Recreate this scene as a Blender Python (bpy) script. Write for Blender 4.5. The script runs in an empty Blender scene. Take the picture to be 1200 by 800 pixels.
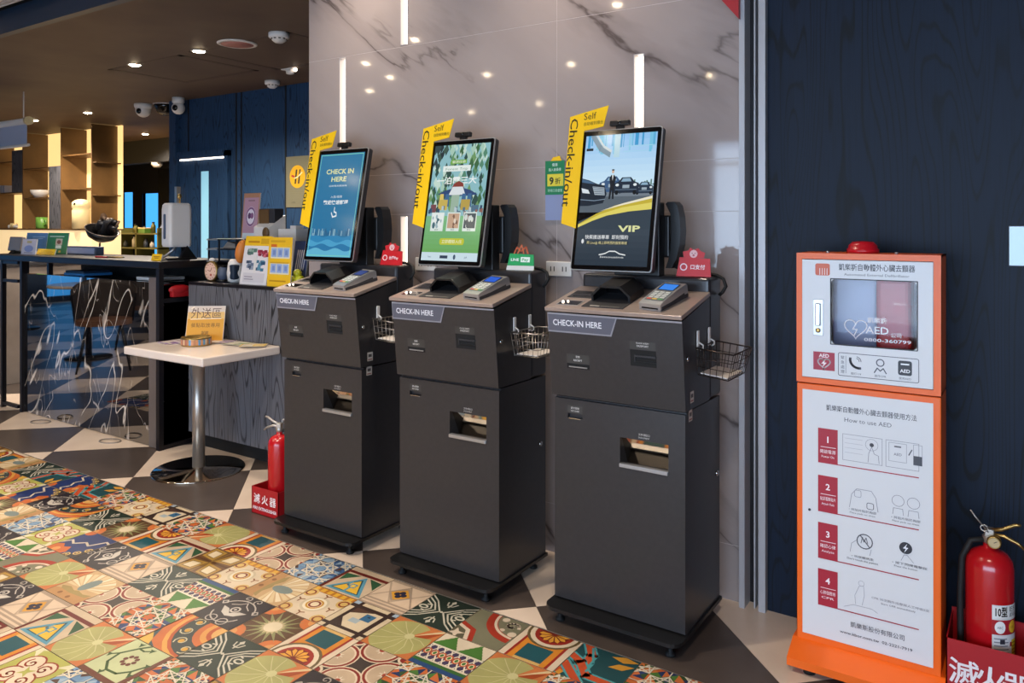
import bpy, bmesh, math, random
from mathutils import Vector, Matrix
random.seed(7)
sc = bpy.context.scene
COL = sc.collection
PI = math.pi

# ------------------------------------------------------------------ camera
FPX, HOR, EYE, YAW = 915.0, 263.0, 1.352, math.radians(33.78)
cam_d = bpy.data.cameras.new('camera')
cam_d.sensor_width = 36.0
cam_d.lens = 36.0 * FPX / 1200.0
cam_d.shift_y = -(400.0 - HOR) / 1200.0
cam_d.clip_start = 0.05
cam = bpy.data.objects.new('camera', cam_d)
COL.objects.link(cam)
cam.location = (0, 0, EYE)
cam.rotation_euler = (PI / 2, 0, YAW)
sc.camera = cam
CR = Vector((math.cos(YAW), math.sin(YAW), 0))
CF = Vector((-math.sin(YAW), math.cos(YAW), 0))


def ray(px, py):
    return CR * ((px - 600) / FPX) + CF + Vector((0, 0, -(py - HOR) / FPX))


def ony(px, py, y):
    d = ray(px, py)
    return Vector((0, 0, EYE)) + d * (y / d.y)


def onz(px, py, z):
    d = ray(px, py)
    return Vector((0, 0, EYE)) + d * ((z - EYE) / d.z)


# ------------------------------------------------------------------ world, exposure, daylight
sc.view_settings.view_transform = 'Standard'
sc.view_settings.look = 'None'
sc.view_settings.gamma = 1.0
sc.view_settings.use_curve_mapping = False
sc.view_settings.exposure = EXPOSURE = 0.28
world = bpy.data.worlds.new('world')
sc.world = world
world.use_nodes = True
world.node_tree.nodes['Background'].inputs[0].default_value = (0.45, 0.62, 1.0, 1)
world.node_tree.nodes['Background'].inputs[1].default_value = 0.25


def area_light(name, loc, rot, sx, sy, power, col):
    d = bpy.data.lights.new(name, 'AREA')
    d.shape = 'RECTANGLE'
    d.size = sx
    d.size_y = sy
    d.energy = power
    d.color = col
    o = bpy.data.objects.new(name, d)
    COL.objects.link(o)
    o.location = loc
    o.rotation_euler = rot
    return o


# daylight entering through the glazing of the back wall (y = -4.2) and of the far left wall (x = -14)
DAY = (0.80, 0.90, 1.0)
area_light('window_daylight', (0.0, -4.1, 1.3), (-PI / 2, 0, PI), 6.7, 2.0, 100, DAY)
area_light('window_daylight', (-13.9, -0.4, 1.3), (0, PI / 2, 0), 2.0, 5.0, 25, DAY)


# ------------------------------------------------------------------ colour and materials
def lin(h):
    h = h.lstrip('#')
    r = []
    for k in (0, 2, 4):
        v = int(h[k:k + 2], 16) / 255.0
        r.append(v / 12.92 if v <= 0.04045 else ((v + 0.055) / 1.055) ** 2.4)
    return (r[0], r[1], r[2], 1.0)


MATS = {}


def mat(name, col='#808080', rough=0.5, metal=0.0, emit=0.0, emit_col=None, coat=0.0, ior=1.5, trans=0.0, alpha=1.0, spec=0.5):
    if name in MATS:
        return MATS[name]
    m = bpy.data.materials.new(name)
    m.use_nodes = True
    b = m.node_tree.nodes['Principled BSDF']
    b.inputs['Base Color'].default_value = lin(col)
    b.inputs['Roughness'].default_value = rough
    b.inputs['Metallic'].default_value = metal
    b.inputs['IOR'].default_value = ior
    b.inputs['Coat Weight'].default_value = coat
    b.inputs['Coat Roughness'].default_value = 0.03
    b.inputs['Transmission Weight'].default_value = trans
    b.inputs['Alpha'].default_value = alpha
    b.inputs['Specular IOR Level'].default_value = spec
    if emit:
        b.inputs['Emission Color'].default_value = lin(emit_col or col)
        b.inputs['Emission Strength'].default_value = emit
    MATS[name] = m
    return m


def nodes(m):
    nt = m.node_tree
    return nt, nt.nodes, nt.links, nt.nodes['Principled BSDF']


def ramp(N, stops):
    r = N.new('ShaderNodeValToRGB')
    e = r.color_ramp.elements
    while len(e) < len(stops):
        e.new(0.5)
    for k, (p, c) in enumerate(stops):
        e[k].position = p
        e[k].color = lin(c) if isinstance(c, str) else c
    return r


def coords(N, L, scale=(1, 1, 1), rot=(0, 0, 0), which='Object', tex=False):
    t = N.new('ShaderNodeTexCoord')
    mp = N.new('ShaderNodeMapping')
    if tex:
        mp.vector_type = 'TEXTURE'
    mp.inputs['Scale'].default_value = scale
    mp.inputs['Rotation'].default_value = rot
    L.new(t.outputs[which], mp.inputs['Vector'])
    return mp.outputs['Vector']


def noise(N, L, vec, scale, detail=4, rough=0.55, dist=0.0):
    n = N.new('ShaderNodeTexNoise')
    n.inputs['Scale'].default_value = scale
    n.inputs['Detail'].default_value = detail
    n.inputs['Roughness'].default_value = rough
    n.inputs['Distortion'].default_value = dist
    L.new(vec, n.inputs['Vector'])
    return n.outputs['Fac']


def bump(N, L, fac, b, strength=0.3, dist=0.01):
    bn = N.new('ShaderNodeBump')
    bn.inputs['Strength'].default_value = strength
    bn.inputs['Distance'].default_value = dist
    L.new(fac, bn.inputs['Height'])
    L.new(bn.outputs['Normal'], b.inputs['Normal'])


def mixc(N, L, fac, a, c):
    mx = N.new('ShaderNodeMix')
    mx.data_type = 'RGBA'
    for sock, v in ((mx.inputs[0], fac), (mx.inputs[6], a), (mx.inputs[7], c)):
        if isinstance(v, (float, int)):
            sock.default_value = v
        elif isinstance(v, (str, tuple)):
            sock.default_value = lin(v) if isinstance(v, str) else v
        else:
            L.new(v, sock)
    return mx.outputs[2]


def vein_fac(N, L, vec, scale, width, dist=1.2, detail=6):
    """thin lines where a noise field crosses one half"""
    f = noise(N, L, vec, scale, detail, 0.5, dist)
    s = N.new('ShaderNodeMath'); s.operation = 'SUBTRACT'; s.inputs[1].default_value = 0.5
    L.new(f, s.inputs[0])
    a = N.new('ShaderNodeMath'); a.operation = 'ABSOLUTE'
    L.new(s.outputs[0], a.inputs[0])
    r = ramp(N, [(0.0, (1, 1, 1, 1)), (width, (0, 0, 0, 1))])
    L.new(a.outputs[0], r.inputs['Fac'])
    return r.outputs['Color']


def mult(N, L, a, b_):
    m_ = N.new('ShaderNodeMath'); m_.operation = 'MULTIPLY'
    for s, v in ((m_.inputs[0], a), (m_.inputs[1], b_)):
        if isinstance(v, (float, int)):
            s.default_value = v
        else:
            L.new(v, s)
    return m_.outputs[0]


def make_marble():
    m = mat('white_marble', '#b5a9a6', 0.05, ior=1.55)
    nt, N, L, b = nodes(m)
    v = coords(N, L, (1, 1, 1))
    v2 = coords(N, L, (2.2, 1, 0.62), (0, math.radians(37), 0), tex=True)
    cloud = ramp(N, [(0.3, '#8d817f'), (0.7, '#a29692')])
    L.new(noise(N, L, v2, 1.0, 5), cloud.inputs['Fac'])
    brk = ramp(N, [(0.38, (0, 0, 0, 1)), (0.55, (1, 1, 1, 1))])
    L.new(noise(N, L, v, 1.9, 2), brk.inputs['Fac'])
    ve = vein_fac(N, L, v2, 1.15, 0.009, 0.35)
    soft = vein_fac(N, L, v2, 1.15, 0.05, 0.35)
    c1 = mixc(N, L, mult(N, L, mult(N, L, soft, brk.outputs['Color']), 0.5), cloud.outputs['Color'], '#736967')
    c2 = mixc(N, L, mult(N, L, mult(N, L, ve, brk.outputs['Color']), 0.8), c1, '#453b39')
    L.new(c2, b.inputs['Base Color'])
    return m


def make_black_marble():
    m = mat('black_marble', '#0d0d10', 0.015, ior=2.6, coat=0.7)
    nt, N, L, b = nodes(m)
    v = coords(N, L, (1.3, 1, 0.4), (0, math.radians(-62), 0), tex=True)
    v2 = coords(N, L, (0.9, 1, 0.3), (0, math.radians(80), 0), tex=True)
    v3 = coords(N, L, (1, 1, 1))
    brk = ramp(N, [(0.40, (0, 0, 0, 1)), (0.5, (1, 1, 1, 1))])
    L.new(noise(N, L, v3, 2.6, 2), brk.inputs['Fac'])
    a = mult(N, L, vein_fac(N, L, v, 1.5, 0.007, 0.35, 2), brk.outputs['Color'])
    c = mixc(N, L, a, '#0c0c0f', '#e8ddd2')
    brk2 = ramp(N, [(0.45, (0, 0, 0, 1)), (0.56, (1, 1, 1, 1))])
    L.new(noise(N, L, v3, 3.7, 2), brk2.inputs['Fac'])
    a2 = mult(N, L, vein_fac(N, L, v2, 1.9, 0.008, 0.4, 2), brk2.outputs['Color'])
    c2 = mixc(N, L, mult(N, L, a2, 0.75), c, '#c9beb4')
    L.new(c2, b.inputs['Base Color'])
    return m


def make_grain(name, dark, light, rough, scale=(1, 1, 1), strength=0.3, spec=0.3, freq=150.0, zs=0.34):
    """vertical open grain with cathedral arches: contour lines of a stretched noise"""
    m = mat(name, light, rough, spec=spec)
    nt, N, L, b = nodes(m)
    w = noise(N, L, coords(N, L, (scale[0] * 1.6, scale[1] * 1.6, scale[2] * zs)), 1.7, 2.5, 0.5, 0.25)
    fr = mult(N, L, w, freq)
    sn = N.new('ShaderNodeMath'); sn.operation = 'SINE'
    L.new(fr, sn.inputs[0])
    lines = ramp(N, [(0.0, (0, 0, 0, 1)), (0.72, (0.1, 0.1, 0.1, 1)), (0.98, (1, 1, 1, 1))])
    L.new(sn.outputs[0], lines.inputs['Fac'])
    pores = ramp(N, [(0.45, (0, 0, 0, 1)), (0.75, (1, 1, 1, 1))])
    L.new(noise(N, L, coords(N, L, (scale[0] * 60, scale[1] * 60, scale[2] * 2.2)), 3.0, 3), pores.inputs['Fac'])
    patch = noise(N, L, coords(N, L, (1.2, 1.2, .5)), 1.5, 2)
    k1 = mult(N, L, mult(N, L, lines.outputs['Color'], patch), 1.5)
    ad = N.new('ShaderNodeMath'); ad.operation = 'MULTIPLY_ADD'; ad.inputs[1].default_value = 0.45; ad.use_clamp = True
    L.new(pores.outputs['Color'], ad.inputs[0]); L.new(k1, ad.inputs[2])
    L.new(mixc(N, L, ad.outputs[0], light, dark), b.inputs['Base Color'])
    bump(N, L, ad.outputs[0], b, -strength, 0.002)
    return m


def make_noisy(name, c0, c1, rough, scale=3.0, metal=0.0, bstr=0.0, detail=5, stretch=(1, 1, 1), coat=0.0):
    m = mat(name, c0, rough, metal, coat=coat)
    nt, N, L, b = nodes(m)
    f = noise(N, L, coords(N, L, stretch), scale, detail)
    r = ramp(N, [(0.3, c0), (0.7, c1)])
    L.new(f, r.inputs['Fac'])
    L.new(r.outputs['Color'], b.inputs['Base Color'])
    if bstr:
        bump(N, L, f, b, bstr, 0.003)
    return m


def make_attr(name, rough=0.45, emit=0.0, coat=0.0, wear=0.0):
    m = mat(name, '#ffffff', rough, coat=coat)
    nt, N, L, b = nodes(m)
    a = N.new('ShaderNodeAttribute')
    a.attribute_name = 'Col'
    c = a.outputs['Color']
    if wear:
        f = noise(N, L, coords(N, L, (1, 1, 1)), 9.0, 5)
        r = ramp(N, [(0.35, (.7 - wear, .7 - wear, .7 - wear, 1)), (0.7, (.7, .7, .7, 1))])
        L.new(f, r.inputs['Fac'])
        mx = N.new('ShaderNodeMix'); mx.data_type = 'RGBA'; mx.blend_type = 'MULTIPLY'
        mx.inputs[0].default_value = 1.0
        L.new(c, mx.inputs[6]); L.new(r.outputs['Color'], mx.inputs[7])
        c = mx.outputs[2]
    if emit:
        b.inputs['Base Color'].default_value = (0.01, 0.01, 0.01, 1)
        L.new(c, b.inputs['Emission Color'])
        b.inputs['Emission Strength'].default_value = emit
    else:
        L.new(c, b.inputs['Base Color'])
    return m


make_marble()
make_black_marble()
make_grain('navy_wood', '#040911', '#0c192c', 0.5, strength=0.3, spec=0.2, freq=330.0, zs=0.2)
make_grain('navy_wood_lit', '#101f35', '#26405f', 0.5, strength=0.2, spec=0.25, freq=300.0, zs=0.2)  # navy wood with a lightened base colour, standing in for light on the reception wall
make_grain('black_wood', '#1d1e22', '#66666c', 0.5, strength=0.4, scale=(1.6, 1.6, 1))
make_noisy('brown_ceiling', '#4a382c', '#62503f', 0.62, 1.2, bstr=0.15)
make_noisy('grey_stone', '#6f645c', '#8f857c', 0.4, 2.0)
make_noisy('floor_dark', '#443b37', '#524843', 0.3, 4.0)
make_noisy('floor_light', '#cdb9a8', '#dccab9', 0.28, 4.0)
make_noisy('shelf_brown', '#573f23', '#6e502c', 0.45, 3.0)
make_noisy('kiosk_paint', '#2a292b', '#302e30', 0.3, 60.0)
make_noisy('top_metal', '#a08f86', '#ab9a90', 0.32, 30.0, metal=0.35, stretch=(1, 8, 1))
make_attr('print', 0.42)
make_attr('print_gloss', 0.18, coat=0.3)
make_attr('tile_print', 0.5, wear=0.12)
MATS['tile_print'].node_tree.nodes['Principled BSDF'].inputs['Specular IOR Level'].default_value = 0.3
make_attr('screen', 0.12, emit=0.74)
mat('frame_grey', '#6b615d', 0.4, 0.2)
mat('joint_filler', '#b9aca6', 0.6)
mat('grout', '#6a5f55', 0.8)
mat('black_plastic', '#0d0d0f', 0.42)
mat('black_gloss', '#08080a', 0.1)
mat('black_matte', '#0b0b0c', 0.8)
mat('black_steel', '#17151a', 0.4, 0.3)
mat('dark_grey', '#2a2a2e', 0.5)
mat('chrome', '#c8c8c8', 0.12, 1.0)
mat('steel', '#b5aea6', 0.36, 0.8)
mat('silver', '#b4b4b6', 0.3, 0.7)
mat('alu', '#a9a7aa', 0.35, 0.15)
mat('mirror_steel', '#c4b8a8', 0.06, 1.0)
mat('white_plastic', '#d8d4d0', 0.4)
mat('white_paint', '#d6d6d8', 0.35)
mat('white_laminate', '#dccfc6', 0.22)
mat('red_paint', '#b0121a', 0.22, coat=0.4)
mat('red_box', '#a3141c', 0.4)
mat('red_plastic', '#c01522', 0.3)
mat('orange_paint', '#ea6412', 0.38)
mat('yellow_sheet', '#f0bf0e', 0.4)
mat('navy_paint', '#17283c', 0.45)
mat('brass', '#a98b52', 0.3, 0.9)
mat('glass', '#ffffff', 0.02, trans=1.0, ior=1.3)
mat('wire_steel', '#9a938a', 0.3, 1.0)
mat('wire_dark', '#3a302b', 0.4, 0.8)
mat('paper', '#d6cdc6', 0.7)
mat('lamp_warm', '#fff0d8', 0.5, emit=120.0, emit_col='#ffe6c0')
mat('led_warm', '#fff0dc', 0.5, emit=4.0, emit_col='#ffe9d2')
mat('led_cove', '#ffd79a', 0.5, emit=3.2, emit_col='#ffc878')
mat('sky_glass', '#6db4e8', 0.1, emit=6.0, emit_col='#aecbee')
mat('sky_glass_blue', '#3f95d8', 0.1, emit=1.3, emit_col='#3f9be4')
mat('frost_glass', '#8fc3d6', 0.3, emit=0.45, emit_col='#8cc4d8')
mat('rubber', '#0c0c0c', 0.7)


# ------------------------------------------------------------------ mesh builder
class MB:
    def __init__(s):
        s.v, s.f, s.m, s.c, s.sm = [], [], [], [], []

    def add(s, vs, fs, m, smooth=False, col=(1, 1, 1, 1)):
        o = len(s.v)
        s.v += [tuple(p) for p in vs]
        for f in fs:
            s.f.append(tuple(i + o for i in f))
            s.m.append(m)
            s.c.append(col)
            s.sm.append(smooth)
        return s

    def box(s, x0, x1, y0, y1, z0, z1, m, bev=0.0, seg=2, X=None):
        if bev > 0:
            bm = bmesh.new()
            bmesh.ops.create_cube(bm, size=1.0)
            for v in bm.verts:
                v.co = Vector(((x0 + x1) / 2 + v.co.x * (x1 - x0), (y0 + y1) / 2 + v.co.y * (y1 - y0), (z0 + z1) / 2 + v.co.z * (z1 - z0)))
            bmesh.ops.bevel(bm, geom=bm.edges[:], offset=bev, segments=seg, affect='EDGES', profile=0.5)
            bm.verts.index_update()
            vs = [v.co.copy() for v in bm.verts]
            fs = [[v.index for v in f.verts] for f in bm.faces]
            bm.free()
        else:
            vs = [Vector((x, y, z)) for z in (z0, z1) for y in (y0, y1) for x in (x0, x1)]
            fs = [(0, 2, 3, 1), (4, 5, 7, 6), (0, 1, 5, 4), (2, 6, 7, 3), (0, 4, 6, 2), (1, 3, 7, 5)]
        if X is not None:
            vs = [X @ v for v in vs]
        return s.add(vs, fs, m)

    def prism(s, pts, a, b, m, axis='x', X=None, smooth=False):
        """polygon extruded along an axis; pts are the two other coordinates in order"""
        def P(p, t):
            return {'x': (t, p[0], p[1]), 'y': (p[0], t, p[1]), 'z': (p[0], p[1], t)}[axis]
        n = len(pts)
        vs = [Vector(P(p, a)) for p in pts] + [Vector(P(p, b)) for p in pts]
        fs = [tuple(range(n))[::-1], tuple(range(n, 2 * n))] + [(i, (i + 1) % n, n + (i + 1) % n, n + i) for i in range(n)]
        if X is not None:
            vs = [X @ v for v in vs]
        o = len(s.f)
        s.add(vs, fs, m)
        if smooth:
            for k in range(o + 2, len(s.f)):
                s.sm[k] = True
        return s

    def tube(s, path, r, m, n=8, caps=True, closed=False, X=None):
        path = [Vector(p) for p in path]
        k = len(path)
        rs = r if isinstance(r, (list, tuple)) else [r] * k
        vs, fs = [], []
        up = None
        for i, p in enumerate(path):
            if closed:
                t = path[(i + 1) % k] - path[i - 1]
            else:
                t = path[min(i + 1, k - 1)] - path[max(i - 1, 0)]
            t = t.normalized() if t.length > 1e-9 else Vector((0, 0, 1))
            if up is None:
                up = Vector((0, 0, 1)) if abs(t.z) < 0.9 else Vector((1, 0, 0))
            a = t.cross(up)
            if a.length < 1e-6:
                a = t.cross(Vector((0, 1, 0)))
            a.normalize()
            b = a.cross(t).normalized()
            up = b
            for j in range(n):
                w = 2 * PI * j / n
                vs.append(p + (a * math.cos(w) + b * math.sin(w)) * rs[i])
        for i in range(k if closed else k - 1):
            i2 = (i + 1) % k
            for j in range(n):
                fs.append((i * n + j, i * n + (j + 1) % n, i2 * n + (j + 1) % n, i2 * n + j))
        if X is not None:
            vs = [X @ v for v in vs]
        o = len(s.v)
        s.add(vs, fs, m, True)
        if caps and not closed:
            s.f.append(tuple(o + j for j in range(n))[::-1]); s.m.append(m); s.c.append((1, 1, 1, 1)); s.sm.append(False)
            s.f.append(tuple(o + (k - 1) * n + j for j in range(n))); s.m.append(m); s.c.append((1, 1, 1, 1)); s.sm.append(False)
        return s

    def lathe(s, prof, m, cx=0, cy=0, n=28, X=None, smooth=True):
        """profile of (radius, z) turned about a vertical axis"""
        vs, fs = [], []
        k = len(prof)
        for (r, z) in prof:
            for j in range(n):
                w = 2 * PI * j / n
                vs.append(Vector((cx + r * math.cos(w), cy + r * math.sin(w), z)))
        for i in range(k - 1):
            for j in range(n):
                fs.append((i * n + j, i * n + (j + 1) % n, (i + 1) * n + (j + 1) % n, (i + 1) * n + j))
        if X is not None:
            vs = [X @ v for v in vs]
        o = len(s.v)
        s.add(vs, fs, m, smooth)
        for a, rev in ((0, True), ((k - 1) * n, False)):
            if prof[0 if a == 0 else -1][0] > 1e-6:
                f = tuple(o + a + j for j in range(n))
                s.f.append(f[::-1] if rev else f); s.m.append(m); s.c.append((1, 1, 1, 1)); s.sm.append(False)
        return s

    def ball(s, c, r, m, n=16, k=10, X=None):
        r = r if isinstance(r, (tuple, list)) else (r, r, r)
        vs, fs = [], []
        for i in range(k + 1):
            t = PI * i / k
            for j in range(n):
                w = 2 * PI * j / n
                vs.append(Vector((c[0] + r[0] * math.sin(t) * math.cos(w), c[1] + r[1] * math.sin(t) * math.sin(w), c[2] - r[2] * math.cos(t))))
        for i in range(k):
            for j in range(n):
                fs.append((i * n + j, i * n + (j + 1) % n, (i + 1) * n + (j + 1) % n, (i + 1) * n + j))
        if X is not None:
            vs = [X @ v for v in vs]
        return s.add(vs, fs, m, True)

    def mesh(s, name):
        me = bpy.data.meshes.new(name)
        me.from_pydata(s.v, [], s.f)
        names = []
        for q in s.m:
            if q not in names:
                names.append(q)
        for q in names:
            me.materials.append(MATS[q])
        ix = {q: k for k, q in enumerate(names)}
        me.polygons.foreach_set('material_index', [ix[q] for q in s.m])
        me.polygons.foreach_set('use_smooth', s.sm)
        if any(c != (1, 1, 1, 1) for c in s.c):
            at = me.color_attributes.new('Col', 'FLOAT_COLOR', 'CORNER')
            buf = []
            for p, c in zip(s.f, s.c):
                buf += list(c) * len(p)
            at.data.foreach_set('color', buf)
        me.update()
        return me

    def build(s, name, parent=None, loc=(0, 0, 0), rot=(0, 0, 0), fix=True):
        me = s.mesh(name)
        if fix and not any(c != (1, 1, 1, 1) for c in s.c):
            bm = bmesh.new(); bm.from_mesh(me)
            bmesh.ops.recalc_face_normals(bm, faces=bm.faces[:])
            bm.to_mesh(me); bm.free()
        o = bpy.data.objects.new(name, me)
        COL.objects.link(o)
        o.location = loc
        o.rotation_euler = rot
        if parent:
            o.parent = parent
        return o


def tag(o, label, cat, group=None):
    o['label'] = label
    o['category'] = cat
    if group:
        o['group'] = group
    return o


def thing(name, label, cat, loc=(0, 0, 0), rotz=0.0, group=None):
    o = bpy.data.objects.new(name, None)
    o.empty_display_size = 0.1
    COL.objects.link(o)
    o.location = loc
    o.rotation_euler = (0, 0, rotz)
    return tag(o, label, cat, group)


def struct(o):
    o['kind'] = 'structure'
    return o


def Tm(x=0, y=0, z=0, rx=0, ry=0, rz=0):
    return Matrix.Translation((x, y, z)) @ Matrix.Rotation(rz, 4, 'Z') @ Matrix.Rotation(ry, 4, 'Y') @ Matrix.Rotation(rx, 4, 'X')


def rrect(x0, y0, x1, y1, r, n=5):
    pts = []
    for cx, cy, a in ((x1 - r, y1 - r, 0), (x0 + r, y1 - r, 90), (x0 + r, y0 + r, 180), (x1 - r, y0 + r, 270)):
        for k in range(n + 1):
            w = math.radians(a + 90 * k / n)
            pts.append((cx + r * math.cos(w), cy + r * math.sin(w)))
    return pts


# ------------------------------------------------------------------ flat print: lettering, pictures, glazes
_txt = {}


def glyphs(s, bold=0.0):
    key = (s, bold)
    if key in _txt:
        return _txt[key]
    cu = bpy.data.curves.new('lettering', 'FONT')
    cu.body = s
    cu.size = 1.0
    cu.resolution_u = 2
    cu.offset = bold
    o = bpy.data.objects.new('lettering', cu)
    COL.objects.link(o)
    bpy.context.view_layer.update()
    dg = bpy.context.evaluated_depsgraph_get()
    me = bpy.data.meshes.new_from_object(o.evaluated_get(dg))
    vs = [(v.co.x, v.co.y) for v in me.vertices]
    fs = [tuple(p.vertices) for p in me.polygons]
    bpy.data.objects.remove(o)
    bpy.data.curves.remove(cu)
    bpy.data.meshes.remove(me)
    xs = [v[0] for v in vs] or [0]
    ys = [v[1] for v in vs] or [0]
    _txt[key] = (vs, fs, min(xs), max(xs), min(ys), max(ys))
    return _txt[key]


def clip_poly(pts, box):
    x0, y0, x1, y1 = box
    for ax, val, keep in ((0, x0, 1), (0, x1, -1), (1, y0, 1), (1, y1, -1)):
        out = []
        n = len(pts)
        for i in range(n):
            a, b = pts[i], pts[(i + 1) % n]
            ia, ib = (a[ax] - val) * keep >= -1e-9, (b[ax] - val) * keep >= -1e-9
            if ia:
                out.append(a)
            if ia != ib:
                t = (val - a[ax]) / (b[ax] - a[ax])
                out.append((a[0] + t * (b[0] - a[0]), a[1] + t * (b[1] - a[1])))
        pts = out
        if len(pts) < 3:
            return []
    return pts


class Pic:
    """layers of flat coloured shapes in a (u, v) plane"""
    def __init__(s, clip=None):
        s.ops, s.layer, s.clip = [], 0, clip

    def _p(s, pts, col):
        if s.clip:
            pts = clip_poly(pts, s.clip)
        if len(pts) >= 3:
            s.ops.append((pts, col if isinstance(col, tuple) else lin(col), s.layer))

    def poly(s, pts, col):
        s.layer += 1
        s._p(list(pts), col)
        return s

    def rect(s, x0, y0, x1, y1, col):
        return s.poly([(x0, y0), (x1, y0), (x1, y1), (x0, y1)], col)

    def disc(s, cx, cy, r, col, n=22, a0=0, a1=360, ry=None):
        ry = ry or r
        full = abs(a1 - a0) >= 360
        pts = [(cx + r * math.cos(math.radians(a0 + (a1 - a0) * k / n)), cy + ry * math.sin(math.radians(a0 + (a1 - a0) * k / n))) for k in range(n if full else n + 1)]
        if not full:
            pts.append((cx, cy))
        return s.poly(pts, col)

    def ring(s, cx, cy, r, w, col, a0=0, a1=360, n=24, ry=None):
        s.layer += 1
        q = (ry / r) if ry else 1
        for k in range(n):
            b0, b1 = math.radians(a0 + (a1 - a0) * k / n), math.radians(a0 + (a1 - a0) * (k + 1) / n)
            s._p([(cx + (r - w / 2) * math.cos(b0), cy + q * (r - w / 2) * math.sin(b0)), (cx + (r + w / 2) * math.cos(b0), cy + q * (r + w / 2) * math.sin(b0)),
                  (cx + (r + w / 2) * math.cos(b1), cy + q * (r + w / 2) * math.sin(b1)), (cx + (r - w / 2) * math.cos(b1), cy + q * (r - w / 2) * math.sin(b1))], col)
        return s

    def line(s, pts, w, col, closed=False):
        s.layer += 1
        n = len(pts)
        for k in range(n if closed else n - 1):
            a, b = pts[k], pts[(k + 1) % n]
            dx, dy = b[0] - a[0], b[1] - a[1]
            l = math.hypot(dx, dy)
            if l < 1e-9:
                continue
            dx, dy = dx / l * w / 2, dy / l * w / 2
            s._p([(a[0] - dx * .6 - dy, a[1] - dy * .6 + dx), (a[0] - dx * .6 + dy, a[1] - dy * .6 - dx), (b[0] + dx * .6 + dy, b[1] + dy * .6 - dx), (b[0] + dx * .6 - dy, b[1] + dy * .6 + dx)], col)
        return s

    def star(s, cx, cy, r0, r1, n, col, rot=0):
        return s.poly([(cx + (r1 if k % 2 else r0) * math.cos(math.radians(rot) + PI * k / n), cy + (r1 if k % 2 else r0) * math.sin(math.radians(rot) + PI * k / n)) for k in range(2 * n)], col)

    def text(s, t, x, y, h, col, align='l', rot=0, bold=0.0, width=None):
        """h = height of capitals; (x, y) = baseline start, centre or end"""
        vs, fs, x0, x1, y0, y1 = glyphs(t, bold)
        k = h / 0.73
        kx = k if width is None else width / max(1e-6, x1 - x0)
        off = {'l': -x0, 'c': -(x0 + x1) / 2, 'r': -x1}[align]
        ca, sa = math.cos(rot), math.sin(rot)
        s.layer += 1
        for f in fs:
            s._p([(x + ((vs[i][0] + off) * kx) * ca - vs[i][1] * k * sa, y + ((vs[i][0] + off) * kx) * sa + vs[i][1] * k * ca) for i in f], col)
        return s

    def emit(s, mb, o, u, v, su=1.0, sv=1.0, m='print', lift=0.0004, eps=2e-5):
        o, u, v = Vector(o), Vector(u), Vector(v)
        nrm = u.cross(v).normalized()
        for pts, col, lay in s.ops:
            d = nrm * (lift + eps * lay)
            vs = [o + u * (p[0] * su) + v * (p[1] * sv) + d for p in pts]
            a = sum(pts[i][0] * pts[(i + 1) % len(pts)][1] - pts[(i + 1) % len(pts)][0] * pts[i][1] for i in range(len(pts)))
            f = tuple(range(len(pts)))
            mb.add(vs, [f if a > 0 else f[::-1]], m, False, col)
        return mb


def pic_obj(pic, name, parent, o, u=(1, 0, 0), v=(0, 0, 1), su=1.0, sv=1.0, m='print', lift=0.0004, eps=2e-5):
    """picture laid on a surface that faces u x v"""
    return pic.emit(MB(), o, u, v, su, sv, m, lift, eps).build(name, parent, fix=False)
# ------------------------------------------------------------------ glazed tile designs (unit square)
CREAM, SAND, ORNG, DORNG, OLIVE, BROWN, DBROWN, TEAL, NAVY, RED, DGRN, GRN, YEL, WHT, GREY = (
    '#dfc9aa', '#c3ab90', '#d2743a', '#c2522a', '#aeaa6c', '#6b4429', '#3c2c26', '#1d545e', '#23366b', '#93261f', '#2c3a2c', '#4f7a36', '#dba32c', '#e6d9c4', '#9a9184')


def arc(cx, cy, r, a0, a1, n=14, ry=None):
    ry = ry or r
    return [(cx + r * math.cos(math.radians(a0 + (a1 - a0) * k / n)), cy + ry * math.sin(math.radians(a0 + (a1 - a0) * k / n))) for k in range(n + 1)]


def spiral(cx, cy, r, turns, a0, sgn=1, n=18):
    return [(cx + r * (1 - 0.85 * k / n) * math.cos(math.radians(a0) + sgn * turns * 2 * PI * k / n), cy + r * (1 - 0.85 * k / n) * math.sin(math.radians(a0) + sgn * turns * 2 * PI * k / n)) for k in range(n + 1)]


def d_leaf(p):
    p.rect(0, 0, 1, 1, '#c8743f')
    p.disc(.46, .47, .53, OLIVE, 30)
    p.poly([(.58, .58), (1.05, .72), (1.05, 1.05), (.78, 1.02)], '#cf7b45')
    for a in range(0, 360, 30):
        if a not in (30, 60):
            p.line([(.56, .56), (.52 + .3 * math.cos(math.radians(a + 6)), .52 + .3 * math.sin(math.radians(a + 6))), (.46 + .5 * math.cos(math.radians(a)), .47 + .5 * math.sin(math.radians(a)))], .014, '#cfc793')
    p.poly([(.6, .6), (.8, .78), (1.02, .98), (.97, 1.02), (.78, .82)], '#e3c79a')
    p.poly([(.64, .6), (.85, .66), (1, .93), (.8, .78)], '#a94a1f')
    p.disc(.57, .57, .085, '#d4cd97', 12)


def d_star(p):
    p.rect(0, 0, 1, 1, '#5f4028')
    for x, y in ((0, 0), (1, 0), (0, 1), (1, 1)):
        p.disc(x, y, .27, ORNG, 16).disc(x, y, .13, '#dc9a58', 12)
    p.star(.5, .5, .52, .2, 16, '#8f9062', 6)
    p.star(.5, .5, .24, .17, 16, '#c8b58c')
    p.disc(.5, .5, .16, '#e7d6b6', 16)


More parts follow.
